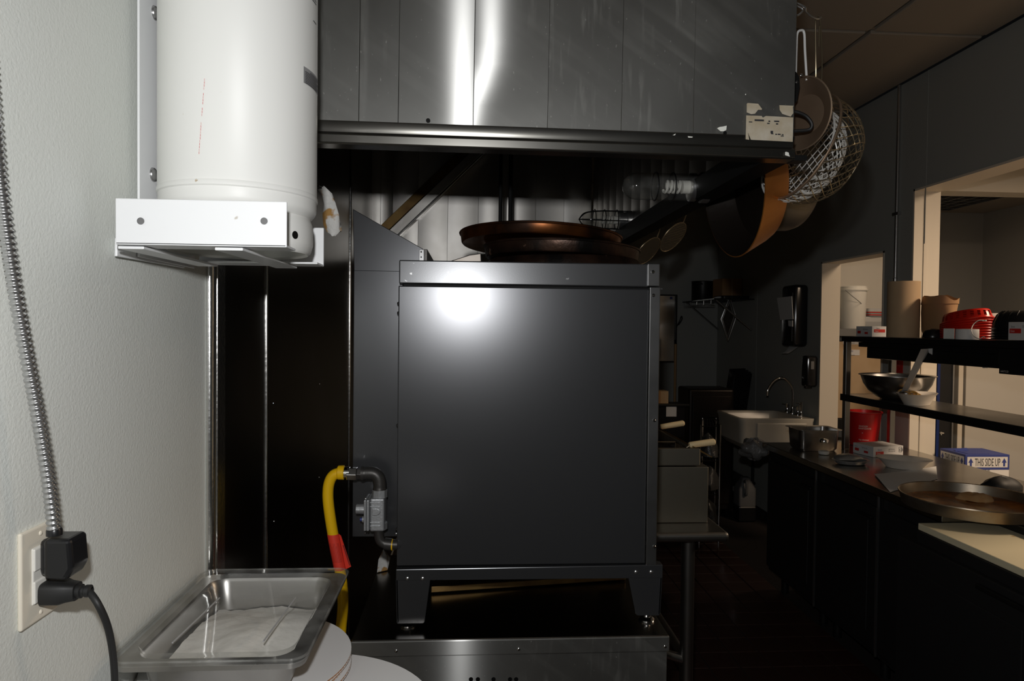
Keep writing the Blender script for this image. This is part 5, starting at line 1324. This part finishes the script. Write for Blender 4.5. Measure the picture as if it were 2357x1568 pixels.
t = thing('dark_tray', 'thin dark tray lying on the near end of the corner shelf', 'tray', (2.43, 6.28, zw+.001)); loft(MB(), R_t, cap0=True, cap1=True).build('tray_body', 'black_metal', t); MB().tube([Vector(p) for p in R_t[1]], .004, 6, closed=True).build('tray_rim', 'black_metal', t)
# diamond-hung square rack
hc = AY(1678, 735, 6.25); t = thing('hanging_square_frame', 'square wire frame hung by one corner below the corner shelf', 'frame', hc-Vector((0,0,.2)))
def dm(s, dy=0): return [hc+Vector((0, dy, .21*s)), hc+Vector((.085*s, dy+.05, .02)), hc+Vector((.0, dy+.02, -.20*s)), hc+Vector((-.085*s, dy-.02, .0))]
MB().tube(dm(1.0), .007, 6, closed=True).build('outer_bar', 'zinc', t)
MB().tube(dm(.8, .01), .005, 6, closed=True).build('inner_bar', 'zinc', t)
MB().tube([hc+Vector((0,0,.21)), hc+Vector((.0,.02,zw-.065-hc.z))], .004, 6).build('hook', 'zinc', t)
b = MB(); b.prism(dm(.78, .015), (0, .004, 0)); b.build('backing', 'grey_pan', t)
# stacked dark trays leaning beyond the sink
for k in range(4):
    x0, x1 = 2.22+.005*k, 2.46+.03*k
    t = thing('drying_tray', ('front', 'second', 'third', 'rearmost')[k]+' black tray of the row leaning behind the hand sink', 'tray', (2.4, 6.05+.1*k, .62), 'black trays leaning behind the sink')
    base = Vector((2.36+.02*k, 6.02+.075*k, .62)); u_ = Vector((.10, .05, .57)); v_ = Vector((.22, .12, 0))
    b = MB(); b.prism([base-v_*.5, base+v_*.5, base+v_*.5+u_*(1+.02*k), base-v_*.5+u_*(1+.02*k)], (.012, -.03, 0)); b.build('tray_panel', 'black_plastic', t, bevel=.006)
    MB().tube([base-v_*.5+Vector((.02,-.035,0)), base-v_*.5+u_+Vector((.02,-.035,0))], .003, 6).build('tray_edge', 'black_metal', t)
b = MB(); 
t = thing('utility_cart', 'black utility cart carrying the leaning trays behind the sink', 'cart', (2.25, 6.3, 0))
MB().box((2.16, 5.95, .60), (2.58, 6.60, .62)).build('deck', 'black_metal', t, bevel=.004)
for x in (2.19, 2.55):
    for y in (5.98, 6.57): MB().tube([(x, y, 0), (x, y, .62)], .014, 10).build('leg', 'black_metal', t)
MB().box((2.17, 5.96, .2), (2.57, 6.59, .22)).build('lower_deck', 'black_metal', t, bevel=.004)
# dark cabinet left of it and wire rack with chrome posts
q0 = AY(1588, 896, 5.6); q1 = AY(1705, 1000, 5.6)
t = thing('dark_low_cabinet', 'dark brown low cabinet behind the wire rack', 'cabinet', ((q0.x+q1.x)/2, 5.7, 0))
MB().box((q0.x, 5.62, .06), (q1.x-.05, 5.94, q0.z)).build('carcass', 'pan_black', t, bevel=.02, bseg=3)
MB().box((q0.x+.03, 5.605, .12), (q1.x-.08, 5.62, q0.z-.06)).build('door', 'pan_black', t, bevel=.004)
for x in (q0.x+.04, q1.x-.1): MB().box((x, 5.66, 0), (x+.04, 5.9, .06)).build('foot', 'black_metal', t)
rk = thing('wire_rack', 'black wire rack with slim chrome posts left of the sink', 'rack', (1.9, 4.9, 0))
rx0, rx1, ry0, ry1 = AY(1617, 970, 5.1).x, AY(1648, 970, 5.1).x, 4.72, 5.10
rx0b, rx1b = AY(1656, 1100, 4.72).x-.04, AY(1656, 1100, 4.72).x
zr0 = AY(1617, 962, 5.1).z
for x, y in ((rx0, ry1), (rx1b, ry0), (rx1, ry1), (rx0b-.1, ry0)): MB().tube([(x, y, 0), (x, y, zr0)], .006, 10).build('post', 'chrome', rk)
for z in (.18, .42, .66, zr0-.01):
    b = MB(); b.tube([(rx0b-.1, ry0, z), (rx1b, ry0, z), (rx1, ry1, z), (rx0, ry1, z)], .005, 6, closed=True)
    for k in range(1, 6):
        u = k/6; b.tube([(rx0b-.1+(rx1b-rx0b+.1)*u, ry0, z), (rx0+(rx1-rx0)*u, ry1, z)], .003, 5)
    b.build('wire_shelf', 'black_metal', rk)
for k, (z, lb_) in enumerate(((.185, 'black plastic bag bundle on the bottom of the wire rack'), (.425, 'black plastic bag bundle on the middle of the wire rack'), (.665, 'black plastic bag bundle on the upper tier of the wire rack'))):
    lump('bag_bundle', ((rx0+rx1b)/2-.02, 4.92, z+.004), .10, .8, 1.1, 1.5, 'bag_plastic', lb_, 'bag', .22, 20+k)
# jug on the floor under the sink
q = AZ(1713, 1197, 0.001)
t = thing('grey_jug', 'grey plastic jug standing on the floor under the sink', 'jug', q)
MB().box((q.x-.07, q.y-.06, .001), (q.x+.08, q.y+.08, .13)).build('lower_body', 'black_plastic', t, bevel=.012)
loft(MB(), [rounded_rect(q.x-.068, q.x+.078, q.y-.058, q.y+.078, .02, .13), rounded_rect(q.x-.068, q.x+.078, q.y-.058, q.y+.078, .02, .27), rounded_rect(q.x-.03, q.x+.04, q.y-.03, q.y+.05, .02, .345), rounded_rect(q.x-.025, q.x+.035, q.y-.02, q.y+.04, .015, .36)], cap0=True, cap1=True).build('upper_body', 'jug_grey', t)
MB().tube(catmull([(q.x-.02, q.y-.04, .33), (q.x-.02, q.y-.085, .34), (q.x-.02, q.y-.085, .24), (q.x-.02, q.y-.05, .23)], 5), .012, 10).build('handle', 'jug_grey', t)
# plastic bag draped on the counter end
bc_ = Vector((AY(1736, 1034, 4.15).x, 4.15, AY(1736, 1034, 4.15).z)); vs = []; fs = []; nu, nv = 22, 14
for j_ in range(nv+1):
    th = PI*j_/nv
    for i in range(nu):
        a = 2*PI*i/nu; k_ = 1+.16*math.sin(3*a+2.5*th)+.12*math.sin(5*a-4*th+1)+.08*math.sin(9*a+3*th)
        vs.append(bc_+Vector((.088*math.sin(th)*math.cos(a)*k_, .075*math.sin(th)*math.sin(a)*k_, .058*math.cos(th)*k_)))
for j_ in range(nv):
    for i in range(nu): fs.append((j_*nu+i, j_*nu+(i+1)%nu, (j_+1)*nu+(i+1)%nu, (j_+1)*nu+i))
MB().add(vs, fs).build('plastic_bag', 'bag_grey', label='grey plastic bag bunched at the far end of the prep counter', cat='bag', ang=60)
# back wall: steel panel, broom, stand
YW = YB-.06
p0, p1 = AY(1505, 680, YW), AY(1556, 832, YW)
t = thing('steel_wall_cabinet', 'tall steel-faced panel in a black frame on the back wall', 'panel', ((p0.x+p1.x)/2, YW, p1.z))
pw = .38
MB().box((p1.x-pw, YW, p1.z), (p1.x-.02, YB-.001, p0.z)).build('steel_face', 'mirror_steel', t, bevel=.003)
MB().box((p1.x-.018, YW-.02, p1.z), (p1.x, YB-.001, p0.z+.008)).build('frame_side', 'black_metal', t, bevel=.003)
MB().box((p1.x-pw, YW-.01, p0.z), (p1.x, YB-.001, p0.z+.01)).build('frame_top', 'black_metal', t); MB().box((p1.x-pw, YW-.01, p1.z-.012), (p1.x, YB-.001, p1.z)).build('frame_bottom', 'black_metal', t)
q = AY(1545, 686, YW-.001); b = MB(); decal(b, q, (1,0,0), (0,0,1), .025, .025); b.build('blue_sticker', 'box_blue', t)
q = AY(1562, 735, YW); MB().tube(catmull([q+Vector((-.03,0,-.1)), q+Vector((0,-.03,-.02)), q+Vector((.02,-.03,.03)), q+Vector((.03,-.02,.0)), q+Vector((.0,0,-.06))], 5), .006, 8).build('latch', 'black_metal', t)
p0, p1 = AY(1555, 792, 6.7), AY(1553, 930, 6.7)
t = thing('broom', 'broom with a wooden handle leaning near the steel panel', 'broom', p1)
MB().tube([p1+Vector((0,0,-.69)), p0], .013, 12).build('handle', 'wood', t)
MB().tube([p0, p0+Vector((0,.02,.04))], [.014, .010], 10).build('handle_tip', 'black_metal', t)
MB().box((p1.x-.14, 6.67, 0.001), (p1.x+.14, 6.73, p1.z-.68)).build('bristles', 'black_rubber', t, bevel=.01)
p0, p1 = AY(1515, 931, 5.4), AY(1588, 1000, 5.4)
t = thing('black_stand', 'black stand with a white square tag behind the fryer', 'stand', ((p0.x+p1.x)/2, 5.5, 0))
MB().box((p0.x-.3, 5.42, p0.z-.02), (p1.x, 5.60, p0.z)).build('top', 'black_metal', t, bevel=.003)
MB().box((p0.x-.28, 5.44, .05), (p1.x-.03, 5.595, p0.z-.02)).build('body', 'black_plastic', t, bevel=.004)
for x in (p0.x-.2, p1.x-.1): MB().box((x, 5.46, 0), (x+.05, 5.58, .05)).build('foot', 'black_metal', t)
q = AY(1545, 947, 5.435); b = MB(); decal(b, q, (1,0,0), (0,0,1), .085, .085, off=.0005, th=.002); b.build('white_tag', 'card_white', t)
c = AY(1520, 929, 5.48); t = carton('small_carton', 'small brown carton on the black stand behind the oven', (c.x-.02, 5.52, p0.z+.001), .16, .12, .10, 0, 'cardboard')
MB().box((c.x-.035, 5.459, p0.z+.0015), (c.x-.005, 5.581, p0.z+.102)).build('tape', 'kraft', t)

# ================================================================== CONDUIT, DOORWAY STORE, ROOM BEYOND
cy_ = AX(2066, 400, WR-.012).y
t = thing('wall_conduit', 'thin steel conduit running down the right wall from the ceiling', 'conduit', (WR-.012, cy_, 1.5))
MB().tube([(WR-.012, cy_, 1.3), (WR-.012, cy_, ZC)], .0105, 12).build('pipe', 'zinc', t)
zq = AX(2063, 645, WR-.012).z
MB().lathe((WR-.012, cy_, zq-.015), [(.0105, 0), (.015, .004), (.015, .026), (.0105, .03)], seg=14).build('coupling', 'zinc', t)
MB().box((WR-.024, cy_-.03, 2.3), (WR, cy_+.03, 2.32)).build('strap', 'zinc', t, bevel=.002)
MB().box((WR-.05, cy_-.035, 1.18), (WR-.0005, cy_+.035, 1.30)).build('junction_box', 'zinc', t, bevel=.003)
# store shelf seen through the doorway
YSH = 5.18
zsh = AY(1960, 757, YSH).z
x0 = 2.76
t = thing('store_shelf', 'grey metal shelf seen through the doorway', 'shelf', (3.15, 5.35, 0))
MB().box((x0, YSH, AY(1960, 774, YSH).z), (3.55, 5.60, zsh)).build('board', 'ink_grey', t, bevel=.003)
MB().box((x0, YSH+.02, .42), (3.55, 5.60, .45)).build('board', 'ink_grey', t, bevel=.003)
for x in (x0+.02, 3.53):
    for y in (YSH+.03, 5.58): MB().box((x-.015, y-.015, 0), (x+.015, y+.015, zsh)).build('upright', 'ink_grey', t)
zbx = AY(1960, 778, YSH+.01).z
bx = carton('store_carton', 'large tan carton with white labels on the lower shelf beyond the doorway', (3.14, 5.40, .9), .68, .34, zbx-.93, 0, 'cardboard')
c = (3.14, 5.40, .9)
MB().box((x0+.005, YSH+.03, .82), (3.55, 5.60, .895)).build('lower_board', 'black_metal', t, bevel=.003)
MB().box((x0+.01, YSH+.06, .66), (3.5, 5.58, .69)).build('pale_board', 'jamb_cream', t, bevel=.003)
yf = 5.40-.17
for py0, py1, lines in ((777, 793, True), (804, 818, False)):
    a, c2_ = AY(1939, py0+1, yf), AY(1970, py1, yf)
    MB().box((a.x+.005, yf-.002, c2_.z), (c2_.x+.03, yf, a.z)).build('shipping_label', 'box_white', bx)
    b = MB()
    for k in range(3 if lines else 1): decal(b, Vector(((a.x+c2_.x)/2+.01, yf-.002, a.z-.018-.012*k-(0 if lines else .025))), (1,0,0), (0,0,1), .07, .003)
    b.build('label_lines', 'ink_grey', bx)
q = AY(1946, 810, yf-.002); text_mb('Marani', .024, q, (1,0,0), (0,0,1), xs=.95).build('label_logo', 'box_blue', bx, smooth=False)
# bucket with lid
q = AY(1962, 757, YSH+.14); bc2 = Vector((AY(1963, 740, YSH+.14).x, YSH+.14, zsh+.001))
t = thing('white_bucket', 'white lidded plastic bucket with wire handle seen through the doorway', 'bucket', bc2)
r_b = .098; hb = AY(1962, 668, YSH+.14).z-bc2.z
MB().lathe(bc2, [(.0005, 0), (.088, 0), (.09, .004), (r_b, hb), (.0005, hb)], seg=40).build('bucket_wall', 'white_plastic', t)
MB().lathe(bc2+Vector((0,0,hb)), [(r_b, -.006), (r_b+.008, -.006), (r_b+.008, .006), (r_b+.002, .008), (r_b+.002, .026), (r_b-.006, .03), (r_b-.012, .024), (.0005, .024)], seg=40).build('lid', 'white_plastic', t)
yk = bc2.y-r_b-.008
MB().tube(catmull([AY(1946, 668, yk), AY(1962, 682, yk-.02), AY(1976, 693, yk-.015), AY(1991, 707, yk+.06)], 5), .0025, 8).build('wire_handle', 'ink_grey', t)
# takeaway containers
for k, (px, py0, py1, dx_, m_, lb_) in enumerate(((2012, 729, 757, .26, 'grey_plastic', 'grey takeaway box at the bottom of the pile in the doorway'), (2024, 710, 728.5, .17, 'grey_plastic', 'grey takeaway box with red bands on top of the pile in the doorway'))):
    a, c2_ = AY(px, py0, YSH+.1), AY(px, py1, YSH+.1)
    z0 = zsh+.001 if k == 0 else zsh+.001+(AY(2012, 729, YSH+.1).z-zsh)+.001
    t = thing('takeaway_box', lb_, 'box', (a.x, YSH+.2, z0), 'takeaway boxes in the doorway'); hh = a.z-c2_.z if k else AY(2012, 729, YSH+.1).z-zsh-.001
    loft(MB(), [rounded_rect(a.x-dx_*.42, a.x+dx_*.42, YSH+.11, YSH+.31, .02, z0), rounded_rect(a.x-dx_*.5, a.x+dx_*.5, YSH+.10, YSH+.32, .02, z0+hh*.55), rounded_rect(a.x-dx_*.5, a.x+dx_*.5, YSH+.10, YSH+.32, .02, z0+hh*.62), rounded_rect(a.x-dx_*.42, a.x+dx_*.42, YSH+.12, YSH+.30, .02, z0+hh)], cap0=True, cap1=True).build('shell', m_, t)
    if k:
        for zz in (.12, .44): loft(MB(), [rounded_rect(a.x-dx_*(.431+zz*.15), a.x+dx_*(.431+zz*.15), YSH+.1075-zz*.018, YSH+.3125+zz*.018, .02, z0+hh*zz), rounded_rect(a.x-dx_*(.44+zz*.15), a.x+dx_*(.44+zz*.15), YSH+.106-zz*.018, YSH+.314+zz*.018, .02, z0+hh*(zz+.13))]).build('red_band', 'ink_red2', t)
# red notice behind the mixing bowl, on the near pier
q = AX(2066, 848, WR-.002)
t = thing('red_notice', 'dark red paper notice on the wall behind the mixing bowl', 'notice', q)
MB().box((WR-.003, q.y-.05, q.z-.05), (WR-.001, q.y+.045, q.z+.05)).build('sheet', 'ink_red2', t)
for k, tx in enumerate(('EMPLOYEES', 'MUST', 'WASH')): text_mb(tx, .016, (WR-.003, q.y+.035, q.z+.012-.025*k), (0,-1,0), (0,0,1), xs=.8).build('notice_text', 'ink_red', t, smooth=False)
# blue and white carton beyond the hatch
bxn = Vector((2.765, AX(2222, 1060, 2.765).y, 0)); zbt = AY(2222, 1047, bxn.y).z
wdx = AY(2323, 1060, bxn.y).x-bxn.x; dpy = AX(2164, 1032, 2.765).y-bxn.y
zlow = .62
t = thing('blue_white_carton', 'blue and white carton with arrows standing beyond the serving hatch', 'box', (bxn.x+wdx/2, bxn.y+dpy/2, zlow))
band = zbt-.085
MB().box((bxn.x, bxn.y, zlow), (bxn.x+wdx, bxn.y+dpy, band)).build('lower_carton', 'box_white', t)
MB().box((bxn.x-.0008, bxn.y-.0008, band), (bxn.x+wdx+.0008, bxn.y+dpy+.0008, zbt)).build('blue_band', 'box_blue', t, bevel=.001)
for face in (0, 1):
    if face == 0: o = Vector((bxn.x, bxn.y-.0008, 0)); rt = Vector((1,0,0)); W_ = wdx
    else: o = Vector((bxn.x-.0008, bxn.y+dpy, 0)); rt = Vector((0,-1,0)); W_ = dpy
    zl0, zl1 = band+.014, zbt-.012
    b = MB(); decal(b, o+rt*(W_*.5)+Vector((0,0,(zl0+zl1)/2)), rt, (0,0,1), W_*.92, zl1-zl0); b.build('white_strip', 'box_white', t)
    tb_ = text_mb('THIS SIDE UP', (zl1-zl0)*1.05, (0,0,0), (1,0,0), (0,1,0)); wt = max(v.x for v in tb_.v); scx = W_*.58/wt
    text_mb('THIS SIDE UP', (zl1-zl0)*1.05, o+rt*(W_*.21)+Vector((0,0,zl0+(zl1-zl0)*.13)), rt, (0,0,1), xs=scx, off=.0018).build('lettering', 'ink', t, smooth=False)
    for uu in (.12, .88):
        n_ = rt.cross(Vector((0,0,1))); c = o+rt*(W_*uu)+Vector((0,0,zl0+(zl1-zl0)*.1))+n_*.0014; s_ = (zl1-zl0)*.78; aw = W_*.055
        MB().prism([c+rt*(aw*a)+Vector((0,0,s_*z)) for a, z in ((-.4,0),(.4,0),(.4,.45),(1,.45),(0,1),(-1,.45),(-.4,.45))], n_*.0004).build('arrow', 'box_blue', t, smooth=False)
text_mb('DO NOT REUSE', .022, (bxn.x+.05, bxn.y-.0005, AY(2270, 1088, bxn.y).z), (1,0,0), (0,0,1), xs=.6).build('lettering', 'ink', t, smooth=False)
MB().box((bxn.x+.03, bxn.y+.02, zbt), (bxn.x+wdx*.6, bxn.y+dpy*.55, zbt+.0015)).build('flap', 'box_blue', t)
MB().prism([(bxn.x+.02, bxn.y+dpy*.5, zbt), (bxn.x+wdx*.45, bxn.y+dpy*.62, zbt), (bxn.x+wdx*.45, bxn.y+dpy*.70, zbt+.012), (bxn.x+.02, bxn.y+dpy*.58, zbt+.012)], (0, 0, .001)).build('flap', 'box_blue', t)
lt = thing('dining_ledge', 'low pale ledge beyond the serving hatch', 'ledge', (3.0, 3.0, 0))
MB().box((WR+WT+.001, 1.5, .58), (3.25, 4.2, .618)).build('ledge_top', 'jamb_cream', lt, bevel=.004)
for y in (1.6, 2.9, 4.1): MB().box((3.1, y, 0), (3.16, y+.06, .58)).build('leg', 'jamb_cream', lt)
# tall things in the room beyond
def tall(name, label, cat, pxa, pxb, y, dep, z1, m, parts=True, z0=0):
    xa, xb = AY(pxa, 950, y).x, AY(pxb, 950, y).x
    t = thing(name, label, cat, ((xa+xb)/2, y, z0))
    MB().box((xa, y, z0+.04), (xb, y+dep, z1)).build('body', m, t, bevel=.004)
    MB().box((xa+.01, y+.02, z0), (xb-.01, y+dep-.02, z0+.04)).build('plinth', 'black_metal', t)
    return t, xa, xb
t, xa, xb = tall('dark_cupboard', 'dark tall cupboard beyond the hatch beside the pale jamb', 'cupboard', 2150, 2192, 4.52, .3, 1.42, 'cabinet_black')
MB().box((xa+.015, 4.515, .1), (xa+.035, 4.52, 1.4)).build('blue_edge', 'blue_paint', t)
MB().box((xb-.012, 4.505, .06), (xb-.002, 4.52, 1.41)).build('edge_strip', 'zinc', t)
q = AY(2167, 997, 4.515)
MB().box((q.x-.012, 4.508, q.z-.003), (q.x+.014, 4.52, q.z+.003)).build('handle_bar', 'ivory', t); MB().box((q.x-.006, 4.508, q.z-.014), (q.x-.002, 4.52, q.z+.008)).build('handle_bar', 'ivory', t)
t, xa, xb = tall('pale_post', 'slim pale post between the dark cupboard and white panel', 'post', 2205, 2216, 4.55, .05, 1.46, 'jamb_cream')
MB().box((xa-.005, 4.545, 1.0), (xb+.005, 4.605, 1.02)).build('collar', 'jamb_cream', t)
t, xa, xb = tall('white_partition', 'long white partition panel beyond the serving hatch', 'partition', 2222, 2480, 4.6, .06, 1.45, 'partition_white')
MB().box((xa, 4.59, 1.45), (xb, 4.67, 1.475)).build('cap_rail', 'jamb_cream', t, bevel=.004)
# louvred ceiling lamp beyond the hatch
q = AY(2190, 462, 5.0)
t = thing('louvre_lamp', 'louvred ceiling lamp seen through the top of the hatch', 'lamp', (3.75, 5.2, 2.62), None)
MB().box((3.42, 4.95, 2.655), (4.02, 5.55, 2.679)).build('housing', 'ink_grey', t)
for k in range(7):
    MB().box((3.42+k*.1-.004, 4.95, 2.615), (3.42+k*.1+.004, 5.55, 2.655)).build('louvre', 'chrome', t)
    MB().box((3.42, 4.95+k*.1-.004, 2.615), (4.02, 4.95+k*.1+.004, 2.655)).build('louvre', 'chrome', t)
